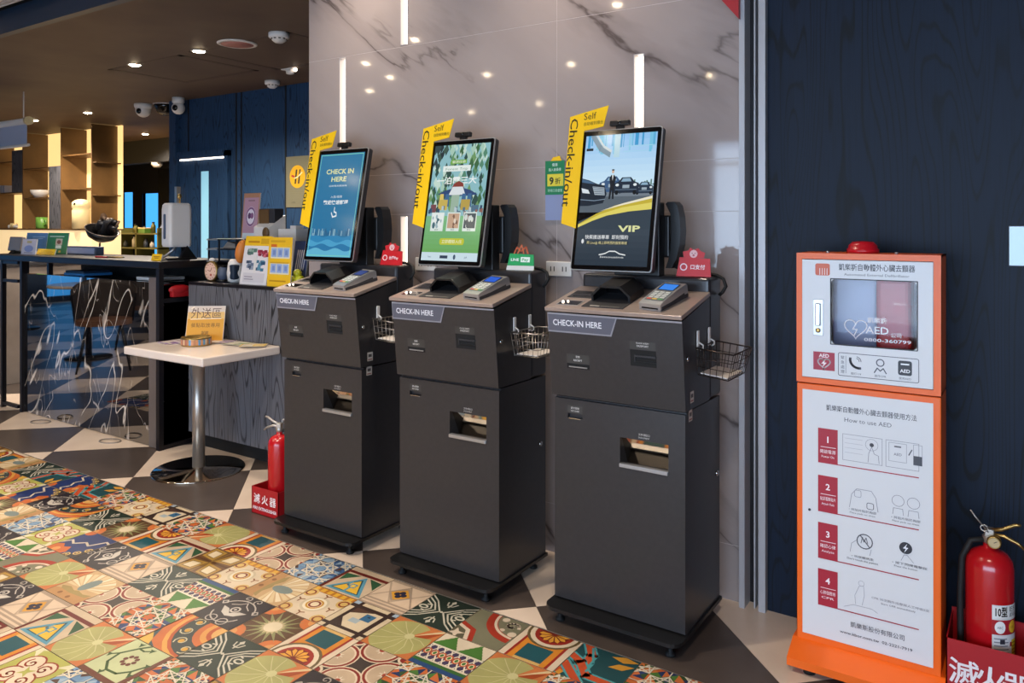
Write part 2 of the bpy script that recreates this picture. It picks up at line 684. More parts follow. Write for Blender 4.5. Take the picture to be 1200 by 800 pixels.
def d_dkgreen(p):
    p.rect(0, 0, 1, 1, '#26332a')
    g = '#cfc8b6'
    for o in (0, .1, .2):
        p.line([(-.02, .95 - o), (.2, .80 - o * .9), (.46 - o, .5), (.2, .20 + o * .9), (-.02, .05 + o)], .03, g)
        p.line([(1.02, .95 - o), (.8, .80 - o * .9), (.54 + o, .5), (.8, .20 + o * .9), (1.02, .05 + o)], .03, g)
    for cx, cy, s in ((.5, .8, 1), (.5, .2, -1)):
        p.line([(cx, cy - .1 * s), (cx, cy + .08 * s)], .03, g)
        p.line([(cx - .1, cy + .06 * s), (cx - .06, cy - .04 * s), (cx, cy - .06 * s), (cx + .06, cy - .04 * s), (cx + .1, cy + .06 * s)], .028, g)
        p.poly([(cx, cy + .15 * s), (cx + .05, cy + .08 * s), (cx, cy + .02 * s), (cx - .05, cy + .08 * s)], g)
    for x, s in ((0, 1), (1, -1)):
        p.disc(x + .1 * s, .5, .1, g, 12, ry=.07).disc(x + .1 * s, .5, .06, '#2a362a', 12, ry=.035)
        p.line([(x + .2 * s, .62), (x + .12 * s, .6)], .03, g).line([(x + .2 * s, .38), (x + .12 * s, .4)], .03, g)
    p.disc(.5, .5, .03, g, 8)


def d_orq(p):
    p.rect(0, 0, 1, 1, '#e2cdb4')
    for x in (.11, .84):
        p.rect(x, 0, x + .05, 1, '#a02c1e')
    p.rect(.16, 0, .84, 1, '#d98a2b')
    p.rect(.26, .5, .74, .93, TEAL)
    p.rect(.26, .93, .74, 1, '#d9b06a')
    p.disc(.5, .02, .47, '#6e5b3a', 24).disc(.5, .02, .42, '#e6d3b8', 24).disc(.5, .02, .34, '#9d2a1e', 24).disc(.5, .02, .27, '#7b2415', 24)
    for k in range(7):
        a = math.radians(5 + 28 * k)
        b = a + math.radians(22)
        p.poly([(.5 + .04 * math.cos((a + b) / 2), .04 + .04 * math.sin((a + b) / 2)), (.5 + .22 * math.cos(a), .03 + .22 * math.sin(a)), (.5 + .27 * math.cos((a + b) / 2), .03 + .27 * math.sin((a + b) / 2)), (.5 + .22 * math.cos(b), .03 + .22 * math.sin(b))], '#e8a63a')


def d_tri(p):
    p.rect(0, 0, 1, 1, '#cdb69a')
    p.rect(0, .76, 1, .85, '#6d2118')
    p.rect(0, 0, .06, .76, '#6d2118')
    p.poly([(.05, .7), (.4, .74), (.1, .4)], '#2f5a3a').poly([(.62, .74), (.95, .7), (.97, .4)], '#2c5436')
    p.poly([(.08, .05), (.98, .05), (.55, .74)], '#5b97ad')
    p.poly([(.19, .11), (.87, .11), (.545, .63)], '#1f4c5c').poly([(.23, .13), (.83, .13), (.54, .58)], '#e2b437')
    p.line([(.53, .13), (.53, .33), (.42, .33), (.42, .46)], .05, '#5b97ad')
    p.rect(.47, .27, .62, .42, '#4d8ba5').rect(.5, .3, .59, .39, '#e7c04a')


def d_beige(p):
    p.rect(0, 0, 1, 1, '#dcc2a8')
    for y in (0, .1, .19):
        p.rect(0, y, 1, y + .05, '#a8937f')
    p.rect(0, .92, 1, 1, '#a8937f')
    p.line([(0, .25), (.5, .9), (1, .25)], .035, '#a8937f').line([(0, .9), (.5, .25), (1, .9)], .035, '#b5a08a')
    p.poly([(.5, .3), (.78, .58), (.5, .86), (.22, .58)], '#a8937f').poly([(.5, .36), (.72, .58), (.5, .8), (.28, .58)], '#d79b35')
    for a in range(4):
        p.disc(.5 + .075 * math.cos(a * PI / 2), .58 + .075 * math.sin(a * PI / 2), .062, '#25253f', 10)


def d_mosaic(p, blue=False):
    rnd = random.Random(5 if blue else 3)
    pal = ['#7fa0bf', '#9db4c6', '#3d5f8f', '#2d4a72', '#54382c', '#6f93b6'] if blue else ['#c9652f', '#d4793f', '#2a3f77', '#38522f', '#d0703a', '#4f7a36', '#243561']
    w = '#e6dac4'
    p.rect(0, 0, 1, 1, pal[0])
    n = 5
    for i in range(n):
        for j in range(n):
            x, y, h = (i + .5) / n, (j + .5) / n, .5 / n
            c = [rnd.choice(pal) for _ in range(4)]
            p.poly([(x - h, y - h), (x + h, y - h), (x, y)], c[0]).poly([(x + h, y - h), (x + h, y + h), (x, y)], c[1]).poly([(x + h, y + h), (x - h, y + h), (x, y)], c[2]).poly([(x - h, y + h), (x - h, y - h), (x, y)], c[3])
    for cx, cy, r in ((.5, .5, .36), (0, 0, .3), (1, 0, .3), (0, 1, .3), (1, 1, .3)):
        pts = [(cx + r * math.cos(PI * k / 4), cy + r * math.sin(PI * k / 4)) for k in range(8)]
        for st in (2, 3):
            for k in range(8):
                p.line([pts[k], pts[(k + st) % 8]], .021, w)
        p.star(cx, cy, r * .42, r * .2, 8, rnd.choice(pal[:2])).ring(cx, cy, r * .44, .018, w, n=12)
    p.line([(.5, 0), (.5, .14)], .02, w).line([(.5, 1), (.5, .86)], .02, w).line([(0, .5), (.14, .5)], .02, w).line([(1, .5), (.86, .5)], .02, w)


def d_purple(p):
    p.rect(0, 0, 1, 1, '#2b2227')
    w = '#cfc6bb'
    p.line(arc(.5, .42, .42, 20, 160, 12), .028, w).line(arc(.5, .42, .34, 200, 340, 12), .028, w)
    p.line([(.1, .56), (.04, .62), (.1, .68), (.16, .62), (.1, .56)], .026, w).line([(.9, .56), (.96, .62), (.9, .68), (.84, .62), (.9, .56)], .026, w)
    p.line(spiral(.36, .92, .1, 1.2, 270, 1, 12), .022, w).line(spiral(.64, .92, .1, 1.2, 270, -1, 12), .022, w)
    p.poly([(.2, .52), (.36, .5), (.5, .38), (.64, .5), (.8, .52), (.66, .34), (.5, .28), (.34, .34)], w)
    p.disc(.5, .52, .1, w, 14).disc(.5, .52, .065, '#2b2227', 12).disc(.5, .52, .03, w, 8)
    p.line(arc(.36, .12, .1, 0, 360, 12), .022, w).line(arc(.64, .12, .1, 0, 360, 12), .022, w)
    p.line([(.5, .8), (.42, .7), (.28, .62)], .022, w).line([(.5, .8), (.58, .7), (.72, .62)], .022, w)


def d_wing(p):
    p.rect(0, 0, 1, 1, '#c9a577')
    p.poly([(0, 0), (1, 0), (1, .32), (.7, .22), (.4, .28), (0, .2)], '#b98a58')
    for k in range(13):
        a = math.radians(8 + 13.6 * k)
        b = a + math.radians(10)
        p.poly([(.5 + .12 * math.cos(a), .42 + .1 * math.sin(a)), (.5 + .62 * math.cos(a), .4 + .6 * math.sin(a)), (.5 + .62 * math.cos(b), .4 + .6 * math.sin(b)), (.5 + .12 * math.cos(b), .42 + .1 * math.sin(b))], '#ead9b8' if k % 2 else '#dcc398')
    p.disc(.5, .58, .13, '#7d8a86', 16, ry=.24)
    p.poly([(.05, .3), (.25, .36), (.45, .3), (.55, .34), (.75, .3), (.95, .36), (.9, .24), (.5, .2), (.15, .22)], '#a08a55')
    p.disc(.3, .12, .05, '#8a5a30', 8).disc(.6, .1, .05, '#8a5a30', 8)


def d_circ(p):
    p.rect(0, 0, 1, 1, '#3f332e')
    for cx, cy in ((0, .5), (1, .5), (.5, 0), (.5, 1)):
        p.disc(cx, cy, .37, '#e0cdb2', 22).disc(cx, cy, .345, '#8b2a20', 22).disc(cx, cy, .3, '#e0cdb2', 22).disc(cx, cy, .27, '#c6ae92', 20)
        p.star(cx, cy, .12, .05, 8, '#e6d7c0').disc(cx, cy, .05, '#a6422d', 10)
    for cx, cy in ((0, 0), (1, 0), (0, 1), (1, 1)):
        p.disc(cx, cy, .14, '#e0cdb2', 12).disc(cx, cy, .1, '#8b2a20', 12)


def d_yflower(p):
    p.rect(0, 0, 1, 1, '#e0ccb0')
    p.rect(0, .84, 1, 1, '#b9782a')
    for k in range(6):
        p.rect(k / 6 + .01, .86, k / 6 + .11, .98, '#e3ae3a')
    p.disc(.48, .45, .27, '#cfc0a4', 22).disc(.48, .45, .22, '#efe3c8', 22).ring(.48, .45, .15, .04, '#c9942e').disc(.48, .45, .12, '#8a3a20', 16).disc(.48, .45, .08, '#e8d6b2', 14)
    for x, y in ((.08, .74), (.92, .74), (.08, .1), (.92, .1)):
        p.disc(x, y, .15, '#d8b56a', 14).ring(x, y, .09, .035, '#8a3a20', n=12)
    for x, y in ((.48, .77), (.48, .1), (.86, .45), (.12, .45)):
        for k in range(3):
            p.line([(x, y), (x + .08 * math.cos(k * 2.1 + .5), y + .08 * math.sin(k * 2.1 + .5))], .03, '#8a5530')


def d_mond(p):
    p.rect(0, 0, 1, 1, '#dac6a6')
    b = '#3a2822'
    p.rect(.12, 0, .2, 1, b).rect(.8, 0, .9, 1, b).rect(0, .8, 1, .9, b).rect(0, .1, 1, .18, b)
    p.rect(.2, .18, .8, .8, '#dccaac')
    p.rect(.9, .9, 1, 1, '#a7b8c8').rect(.5, .5, .72, .72, '#3a6d93').rect(.36, .36, .56, .5, '#aab8bd')
    p.poly([(.2, .18), (.4, .18), (.2, .42)], b).poly([(.6, .8), (.2, .8), (.2, .6)], '#54392d')
    p.rect(0, .9, .12, 1, '#a7b8c8').rect(.58, .62, .64, .66, '#1f3048')


def d_bands(p):
    p.rect(0, 0, 1, 1, '#e3d3ba')
    p.rect(0, 0, 1, .1, '#28497c').rect(0, .1, 1, .18, '#39672f').rect(0, .18, 1, .21, '#e3d3ba')
    p.rect(0, .22, 1, .6, '#453a5a')
    for k in range(-1, 9):
        p.line([(k / 7, .22), (k / 7 + .2, .6)], .024, '#ece0cb').line([(k / 7 + .2, .22), (k / 7, .6)], .024, '#ece0cb')
    for k in range(7):
        p.disc((k + .5) / 7, .41, .07, '#c75f28', 10, ry=.09).disc((k + .5) / 7, .41, .045, '#ecdcc0', 10, ry=.06).disc((k + .5) / 7, .41, .03, '#4a7a32', 8, ry=.045)
    p.rect(0, .6, 1, .64, '#ece0cb')
    for k in range(-1, 3):
        x = k * .5 + .2
        pts = [(x - .24, .64)]
        for q in range(5):
            pts += [(x - .2 + q * .05, .66 + q * .07), (x - .19 + q * .05, .69 + q * .07)]
        pts += [(x + .06, 1.0)]
        for q in range(5):
            pts += [(x + .06 + q * .045, .97 - q * .07), (x + .07 + q * .045, .94 - q * .07)]
        pts.append((x + .26, .64))
        p.poly(pts, '#4b7c33')


def d_bluewave(p):
    p.rect(0, 0, 1, 1, '#22346a')
    p.poly([(0, 0), (.55, 0), (.6, .1), (.45, .3), (.3, .22), (.15, .32), (0, .25)], '#c8672e')
    p.line([(-.02, .3), (.1, .52), (.3, .42), (.5, .6), (.7, .52), (.85, .85), (1.02, .8)], .05, '#dfd0ba')
    p.poly([(.55, -.02), (.8, .1), (.98, .4), (1.02, .8), (1.02, -.02)], '#c8672e').poly([(.62, -.02), (.82, .14), (.95, .42), (1.02, .6), (1.02, -.02)], '#332c2e')
    for x, y in ((.72, .05), (.86, .2), (.95, .4)):
        p.ring(x, y, .07, .03, '#d9b66a', n=12).disc(x, y, .03, '#d9b66a', 8)
    p.disc(.08, .95, .14, '#c8672e', 12).disc(.25, .08, .09, '#e09a58', 10)


def d_scroll(p):
    p.rect(0, 0, 1, 1, '#c9692d')
    p.disc(.1, 1.05, .98, '#dca04a', 26).disc(.1, 1.05, .9, '#b7501f', 26).disc(.1, 1.05, .84, '#2f3a38', 26).disc(.1, 1.05, .52, '#c9692d', 24)
    for a, s in ((-12, 1), (-38, -1), (-66, 1), (-90, -1)):
        x, y = .1 + .68 * math.cos(math.radians(a)), 1.05 + .68 * math.sin(math.radians(a))
        p.line(spiral(x, y, .125, 1.3, a, s, 14), .024, '#d8cfae').disc(x, y, .055, '#dca63a', 10)
    p.disc(.1, 1.05, .4, '#dc9a48', 22).disc(.1, 1.05, .3, '#b7501f', 20).disc(.1, 1.05, .22, '#e0ab62', 16)
    p.poly([(.55, 0), (1, 0), (1, .42), (.9, .2)], '#2b4b55').poly([(.72, 0), (1, 0), (1, .28), (.86, .18)], '#dcae4c')


def d_vine(p):
    p.rect(0, 0, 1, 1, '#6b3520')
    p.rect(0, .1, .9, 1, '#c3c99a')
    g = '#37511f'
    p.line([(.42, 1), (.3, .85), (.16, .6), (.22, .36), (.42, .22), (.66, .24), (.8, .4), (.88, .62)], .045, g)
    p.line([(.16, .6), (.05, .5)], .035, g).line([(.3, .85), (.44, .84), (.55, .92)], .035, g).line([(.42, .22), (.4, .12)], .035, g).line([(.8, .4), (.88, .3)], .035, g)
    for x, y in ((.05, .5), (.55, .92), (.4, .14), (.88, .62), (.88, .32), (.24, .93)):
        p.star(x, y, .075, .03, 3, g, 40)
    for k in range(8):
        a = k * PI / 4
        p.disc(.5 + .11 * math.cos(a), .56 + .11 * math.sin(a), .042, '#6b3024', 8)
    p.disc(.5, .56, .055, '#d9c9a8', 10)


def d_redscroll(p):
    p.rect(0, 0, 1, 1, '#b3b158')
    for x, y, r in ((0, 0, 40), (1, 0, 130), (1, 1, 220), (0, 1, 310)):
        p.star(x, y, .3, .12, 6, '#dfd6b2', r)
    for k in range(4):
        a = math.radians(45 + 90 * k)
        x, y = .5 + .24 * math.cos(a), .5 + .24 * math.sin(a)
        p.disc(x, y, .22, '#97331f', 16).disc(x, y, .19, '#e3d0b4', 16)
        p.line(spiral(x, y, .12, 1.2, 45 + 90 * k, 1, 12), .032, '#a33c24')
    p.disc(.5, .5, .16, '#e3d0b4', 14)
    p.star(.5, .5, .15, .05, 4, '#b3b158', 45)


def d_redarc(p):
    p.rect(0, 0, 1, 1, '#7d7a62')
    w = '#e0cdb6'
    p.line(spiral(.78, .78, .14, 1.0, 0, 1, 12), .06, w).disc(.58, .92, .07, w, 10).disc(.92, .56, .08, w, 10).disc(.7, .6, .05, w, 8)
    p.disc(0, 0, .0, w, 3)
    p.ring(.98, 1.0, .62, .2, '#a8331f', 180, 270, 16).ring(.98, 1.0, .56, .05, w, 180, 270, 16)
    p.poly([(0, .5), (.34, .36), (.5, 0), (0, 0)], '#a8331f').poly([(0, .4), (.26, .3), (.4, 0), (0, 0)], w).poly([(0, .33), (.2, .25), (.32, 0), (0, 0)], '#5e5a45')
    p.star(.1, .1, .16, .06, 4, w, 20)


def d_teal(p):
    p.rect(0, 0, 1, 1, '#1c4a50')
    c, o = '#4fa0a6', '#c84f28'
    for pts in ([(.1, 1.02), (.28, .75), (.28, .35), (-.02, .1)], [(-.02, .62), (.2, .5), (.45, .2), (1.02, .18)], [(.0, .36), (.4, -.02)]):
        p.line(pts, .2, c).line(pts, .13, o)
    p.line([(.2, .95), (.4, .55), (.4, .3)], .04, c)
    p.poly([(.55, .9), (.78, .82), (1, .94), (.76, 1)], '#d99a35').poly([(.62, .6), (.85, .62), (.98, .8), (.74, .76)], '#d99a35')
    p.poly([(.02, .02), (.1, .0), (.12, .1), (.04, .14)], '#d99a35')


def d_knot(p):
    p.rect(0, 0, 1, 1, '#6f4b2b')
    y = '#b08a3c'
    for pts in ([(.5, .55), (.95, .6), (.98, .98), (.6, .96)], [(.5, .45), (.95, .4), (.98, .02), (.6, .04)], [(.45, .55), (.05, .6), (.02, .98), (.4, .96)], [(.45, .45), (.05, .4), (.02, .02), (.4, .04)]):
        cx, cy = sum(q[0] for q in pts) / 4, sum(q[1] for q in pts) / 4
        p.poly(pts, y).poly([(cx + (q[0] - cx) * .72, cy + (q[1] - cy) * .72) for q in pts], '#8a6a35').poly([(cx + (q[0] - cx) * .58, cy + (q[1] - cy) * .58) for q in pts], '#e2cfae')
    p.line([(0, .5), (1, .5)], .05, '#57381f').line([(.48, 0), (.48, 1)], .04, '#8b6c38')


DES = dict(leaf=d_leaf, star=d_star, dkg=d_dkgreen, orq=d_orq, tri=d_tri, bex=d_beige, moso=d_mosaic, mosb=lambda p: d_mosaic(p, True), pur=d_purple,
           wing=d_wing, circ=d_circ, yfl=d_yflower, mond=d_mond, bands=d_bands, bw=d_bluewave, scr=d_scroll, vine=d_vine, rs=d_redscroll, ra=d_redarc, teal=d_teal, knot=d_knot)
PX, PY, TX0, TY0 = 0.2037, 0.1965, -1.618, 2.226
GAP = 0.0015
TMESH = {}
for dn, fn in DES.items():
    for r in range(4):
        mb = MB()
        w, h = PX - 2 * GAP, PY - 2 * GAP
        mb.box(-w / 2, w / 2, -h / 2, h / 2, -0.007, 0.0, 'tile_print')
        mb.c = [lin('#b9a48a')] * len(mb.f)
        p = Pic((0, 0, 1, 1))
        fn(p)
        q = [(u, v) for u, v in ((1, 0), (0, 1), (-1, 0), (0, -1))][r]
        U, V = Vector((q[0], q[1], 0)), Vector((-q[1], q[0], 0))
        su, sv = (w, h) if r % 2 == 0 else (h, w)
        o = -(U * su + V * sv) / 2
        p.emit(mb, o, U, V, su, sv, 'tile_print', 0.00002, 1.2e-5)
        TMESH[dn, r] = mb
PLACE = dict(leaf=[(-7, 0, 2), (-2, 3), (-5, 4), (-8, 3), (1, 1), (-1, 1)], star=[(-3, 2), (-9, 1), (-13, 2)], dkg=[(-1, 0), (-3, 3), (-6, 2), (-10, 1)],
             orq=[(-2, 2), (-8, 1, 2), (-6, 0), (1, 0, 2), (-6, 5)], tri=[(-3, 0), (-7, 1), (-6, 4)], bex=[(-2, 0), (-7, 2), (-7, 4)], mosb=[(-4, 0), (-11, 2)],
             moso=[(-8, 0), (-11, 0), (-5, 3), (0, 2), (-3, 4), (3, 0), (2, 1)], pur=[(-4, 2), (-8, 4), (-12, 1)], wing=[(-4, 1, 3), (-7, 3)], circ=[(-5, 0), (-1, 2), (-6, 3)],
             yfl=[(-3, 1), (-5, 1), (-10, 0)], mond=[(-2, 1), (-9, 0)], bands=[(-5, 2, 2), (0, 1), (-10, 3)], bw=[(-9, 2)], scr=[(-4, 3, 3), (-11, 1)], vine=[(-4, 4)],
             rs=[(-5, 5), (-10, 2)], ra=[(0, 0)], teal=[(2, 0)], knot=[(-6, 1)])
WHERE = {}
for dn, lst in PLACE.items():
    for t in lst:
        WHERE[t[0], t[1]] = (dn, t[2] if len(t) > 2 else 0)
I0, I1, J1 = -21, 14, 13
MX0, MX1, MY0 = TX0 + I0 * PX, TX0 + I1 * PX, TY0 - J1 * PY

# ------------------------------------------------------------------ floor
ZB = -0.006
floor = struct(MB().box(-17, 3.6, -4.3, 9.3, -0.12, ZB, 'grout').build('floor'))
_cache = {}


def tile_data(key):
    if key not in _cache:
        _cache[key] = TMESH[key].mesh('glazed_tile')
    return _cache[key]


cells = []
rt = random.Random(11)
names = list(DES)
for j in range(J1):
    for i in range(I0, I1):
        dn, r = WHERE.get((i, j), (rt.choice(names), rt.randrange(4)))
        x, y = TX0 + (i + .5) * PX, TY0 - (j + .5) * PY
        e = Vector((x, y, -EYE))
        z = e.dot(CF)
        px, py = 600 + FPX * e.dot(CR) / max(z, .05), HOR + FPX * EYE / max(z, .05)
        seen = z > .3 and -40 < px < 1240 and py < 840
        cells.append((0 if seen else 1, e.length, x, y, dn, r))
cells.sort()
rest = MB()
for k, (s_, l_, x, y, dn, r) in enumerate(cells):
    if k < 296:
        o = bpy.data.objects.new('glazed_tile', tile_data((dn, r)))
        COL.objects.link(o)
        o.parent = floor
        o.location = (x, y, 0)
    else:
        t = TMESH[dn, r]
        b = len(rest.v)
        rest.v += [(v[0] + x, v[1] + y, v[2]) for v in t.v]
        rest.f += [tuple(q + b for q in f) for f in t.f]
        rest.m += t.m
        rest.c += t.c
        rest.sm += t.sm
ro = rest.build('glazed_tile_field', floor, fix=False)
ro['kind'] = 'stuff'

# checker tiles, set at 45 degrees round the glazed field
S2 = 0.8485
GX, GY = -1.465, 2.346


def half(poly, ax, val, keep):
    out = []
    n = len(poly)
    for i in range(n):
        a, b = poly[i], poly[(i + 1) % n]
        ia, ib = (a[ax] - val) * keep >= 0, (b[ax] - val) * keep >= 0
        if ia:
            out.append(a)
        if ia != ib:
            t = (val - a[ax]) / (b[ax] - a[ax])
            out.append(tuple(a[q] + t * (b[q] - a[q]) for q in (0, 1)))
    return out


def outside_field(poly):
    res = []
    a = half(poly, 1, TY0 + .002, 1); res.append(a)
    b = half(poly, 1, TY0 + .002, -1)
    c = half(b, 1, MY0 - .002, -1) if b else []; res.append(c)
    d = half(b, 1, MY0 - .002, 1) if b else []
    res.append(half(d, 0, MX0 - .002, -1) if d else [])
    res.append(half(d, 0, MX1 + .002, 1) if d else [])
    return [q for q in res if len(q) > 2 and abs(sum(q[i][0] * q[(i + 1) % len(q)][1] - q[(i + 1) % len(q)][0] * q[i][1] for i in range(len(q)))) > .004]


def shrink(poly, g=0.0012):
    cx, cy = sum(p[0] for p in poly) / len(poly), sum(p[1] for p in poly) / len(poly)
    return [(x + (cx - x) * min(.5, g / max(.01, math.hypot(cx - x, cy - y))), y + (cy - y) * min(.5, g / max(.01, math.hypot(cx - x, cy - y)))) for x, y in poly]


chk = []
for mrow in range(-20, 22):
    dark = mrow % 2 == 0
    cy = GY + mrow * S2 / 2
    for k in range(-20, 8):
        cx = GX + (S2 / 2 if dark else 0) + k * S2
        if not (-14.2 < cx < 3.6 and -4.3 < cy < 9.3):
            continue
        if cy > 3.4 and cx > -3.4:
            continue
        for pl in outside_field([(cx - S2 / 2, cy), (cx, cy - S2 / 2), (cx + S2 / 2, cy), (cx, cy + S2 / 2)]):
            mx, my = sum(q[0] for q in pl) / len(pl), sum(q[1] for q in pl) / len(pl)
            chk.append((math.hypot(mx + 2.2, (my - 2.4) * 1.3), mx, my, dark, pl))
chk.sort(key=lambda q: q[0])
restc = MB()
for k, (d_, mx, my, dark, pl) in enumerate(chk):
    q = shrink(pl)
    m_ = 'floor_dark' if dark else 'floor_light'
    if k < 296:
        MB().prism([(a - mx, b - my) for a, b in q], -0.006, 0.0, m_, 'z').build('floor_tile', floor, (mx, my, 0))
    else:
        restc.prism(q, -0.006, 0.0, m_, 'z')
rc = restc.build('floor_tile_field', floor)
rc['kind'] = 'stuff'
# thin brass-grey edging strip between the two floors
MB().box(MX0, MX1, TY0 + .0005, TY0 + .004, -0.006, 0.0006, 'steel').build('edging_strip', floor)

# ------------------------------------------------------------------ marble wall with light slots
WY = 2.775
XL, XR = -3.121, -0.868
wall = struct(MB().box(XL + .004, XR, WY + .05, 5.3, 0, 3.05, 'navy_paint').build('wall_back'))
SLOTS = [(-2.897, -2.853, 1.40, 2.187), (-2.489, -2.444, 2.197, 2.95), (-2.489, -2.444, 0.62, 1.392), (-1.288, -1.246, 1.25, 2.010)]
zs = [0, .2, .8, 1.40, 1.59, 2.19, 2.79, 3.05]
xs = [XL, -1.634, XR]


def minus(rects, hole):
    out = []
    for (a, b, c, d) in rects:
        x0, x1, z0, z1 = hole
        if x1 <= a or x0 >= b or z1 <= c or z0 >= d:
            out.append((a, b, c, d)); continue
        if a < x0: out.append((a, x0, c, d))
        if x1 < b: out.append((x1, b, c, d))
        l, r = max(a, x0), min(b, x1)
        if c < z0: out.append((l, r, c, z0))
        if z1 < d: out.append((l, r, z1, d))
    return out


for kz in range(len(zs) - 1):
    for kx in range(len(xs) - 1):
        g = 0.0009
        rects = [(xs[kx] + g, xs[kx + 1] - g, zs[kz] + g, zs[kz + 1] - g)]
        for s_ in SLOTS:
            rects = minus(rects, s_)
        mb = MB()
        for (a, b, c, d) in rects:
            mb.box(a, b, WY, WY + .05, c, d, 'white_marble')
        mb.build('marble_panel', wall)
# joint filler just behind the face
mbj = MB()
rects = [(XL + .001, XR, 0, 3.05)]
for s_ in SLOTS:
    rects = minus(rects, s_)
for (a, b, c, d) in rects:
    mbj.box(a, b, WY + .0004, WY + .049, c, d, 'joint_filler')
mbj.build('joint_backing', wall)
for (x0, x1, z0, z1) in SLOTS:
    t = thing('slot_light', 'slim vertical light slot recessed in the marble wall, glowing warm white', 'wall light', (0, 0, 0), group='light slots in the marble wall')
    if z0 == 1.40:
        t['label'] = 'vertical light slot above the blue-screen kiosk, nearest the navy wall'
    elif z0 > 2:
        t['label'] = 'high vertical light slot ending well above the forest-picture kiosk'
    elif z0 == 0.62:
        t['label'] = 'low vertical light slot showing between the blue-screen and forest-picture kiosks'
    else:
        t['label'] = 'vertical light slot standing just above the car-advert kiosk screen'
    del t['group']
    MB().box(x0, x1, WY + .036, WY + .05, z0, z1, 'led_warm').build('diffuser', t)
    mb = MB()
    for a, b, c, d in ((x0 - .001, x0 + .002, z0, z1), (x1 - .002, x1 + .001, z0, z1), (x0, x1, z1 - .003, z1), (x0, x1, z0, z0 + .003)):
        mb.box(a, b, WY - .0015, WY + .04, c, d, 'alu')
    mb.build('channel', t)

# steel jamb between the marble and the navy panel
trim = struct(MB().box(-0.868, -0.848, WY - .035, WY + .03, 0, 3.05, 'alu').build('trim_1'))
MB().box(-0.848, -0.812, WY + .03, WY + .05, 0, 3.05, 'black_steel').build('channel_back', trim)
MB().box(-0.822, -0.817, WY - .012, WY + .03, 0, 3.05, 'alu').build('guide_rail', trim)
MB().box(-0.802, -0.778, WY - .028, WY + .03, 0, 3.05, 'alu').build('jamb', trim)
MB().box(-0.817, -0.802, WY + .02, WY + .03, 0, 3.05, 'black_steel').build('channel_strip', trim)
wr = struct(MB().box(-0.778, 3.6, WY, WY + .12, 0, 3.05, 'navy_wood').build('wall_right_of_marble'))
wr.name = 'wall_front'

# ------------------------------------------------------------------ the rest of the room
wl = struct(MB().box(3.5, 3.62, -4.3, WY, 0, 3.05, 'navy_paint').build('wall_right'))
wb = MB()
for a, b, c, d in minus([(-14.2, 3.6, 0, 3.05)], (-3.5, 3.4, 0.15, 2.40)):
    wb.box(a, b, -4.35, -4.2, c, d, 'shelf_brown')
wb = struct(wb.build('wall_rear'))
wg = struct(MB().box(-3.5, 3.4, -4.33, -4.31, 0.15, 2.40, 'sky_glass').build('window_1'))
mb = MB()
for x in (-3.5, -1.9, -0.55, 0.8, 2.1, 3.34):
    mb.box(x, x + .06, -4.31, -4.2, 0.15, 2.40, 'black_steel')
mb.box(-3.5, 3.4, -4.31, -4.22, 2.1, 2.15, 'black_steel')
mb.build('window_frame', wg)
wlm = MB()
for a, b, c, d in minus(minus(minus([(-4.3, 6.6, 0, 3.05)], (-2.6, -1.3, .1, 2.2)), (-0.9, 0.5, .1, 2.2)), (0.8, 1.7, .1, 2.2)):
    wlm.box(-14.3, -14.2, a, b, c, d, 'navy_paint')
wlm = struct(wlm.build('wall_left'))
for k, (a, b) in enumerate(((-2.6, -1.3), (-0.9, 0.5), (0.8, 1.7))):
    w_ = struct(MB().box(-14.29, -14.27, a, b, .1, 2.2, 'sky_glass_blue').build('window_%d' % (k + 2)))
    MB().box(-14.27, -14.2, (a + b) / 2 - .03, (a + b) / 2 + .03, .1, 2.2, 'black_steel').box(-14.27, -14.2, a, b, 1.5, 1.55, 'black_steel').build('window_frame', w_)

ceil = struct(MB().box(-14.3, 3.6, -4.3, 2.757, 3.05, 3.15, 'brown_ceiling').build('ceiling'))
ceil2 = struct(MB().box(-17, XL + .3, 2.757, 9.3, 2.76, 2.86, 'brown_ceiling').build('ceiling_reception'))
fas = struct(MB().box(-14.3, XL, 2.70, 2.757, 2.76, 2.862, 'navy_paint').box(-14.3, XL, 2.727, 2.757, 2.862, 2.95, 'navy_paint').box(-14.3, XL, 2.727, 2.757, 2.95, 3.05, 'black_matte').build('trim_2'))
# pale open-cell grille let into the lobby ceiling by the bulkhead
gr = thing('ceiling_grille', 'pale open-cell ceiling grille above the navy bulkhead', 'grille', (-6.9, 2.2, 3.05))
MB().box(-1.6, 1.6, -.47, .47, -.10, 0, 'white_plastic').build('panel', gr)
for k in range(26):
    MB().box(-1.6, 1.6, -.47 + k * .0365, -.455 + k * .0365, -.118, -.10, 'white_plastic').build('slat', gr)
mat('ceiling_mark', '#54453a', 0.7)
# ghost marks of removed patches on the reception ceiling
for (px, py, a, b) in ((215, 82, .55, .4), (330, 62, .6, .45)):
    c = onz(px, py, 2.76)
    mb = MB()
    for x0, x1, y0, y1 in ((-a, a, -b, -b + .05), (-a, a, b - .05, b), (-a, -a + .05, -b, b), (a - .05, a, -b, b)):
        mb.box(c.x + x0, c.x + x1, c.y + y0, c.y + y1, 2.7575, 2.7599, 'ceiling_mark')
    h = mb.build('access_hatch')
    tag(h, 'worn pale outline of a hatch in the brown ceiling' + (' beside the pink speaker' if px > 300 else ' near the two downlights'), 'hatch')

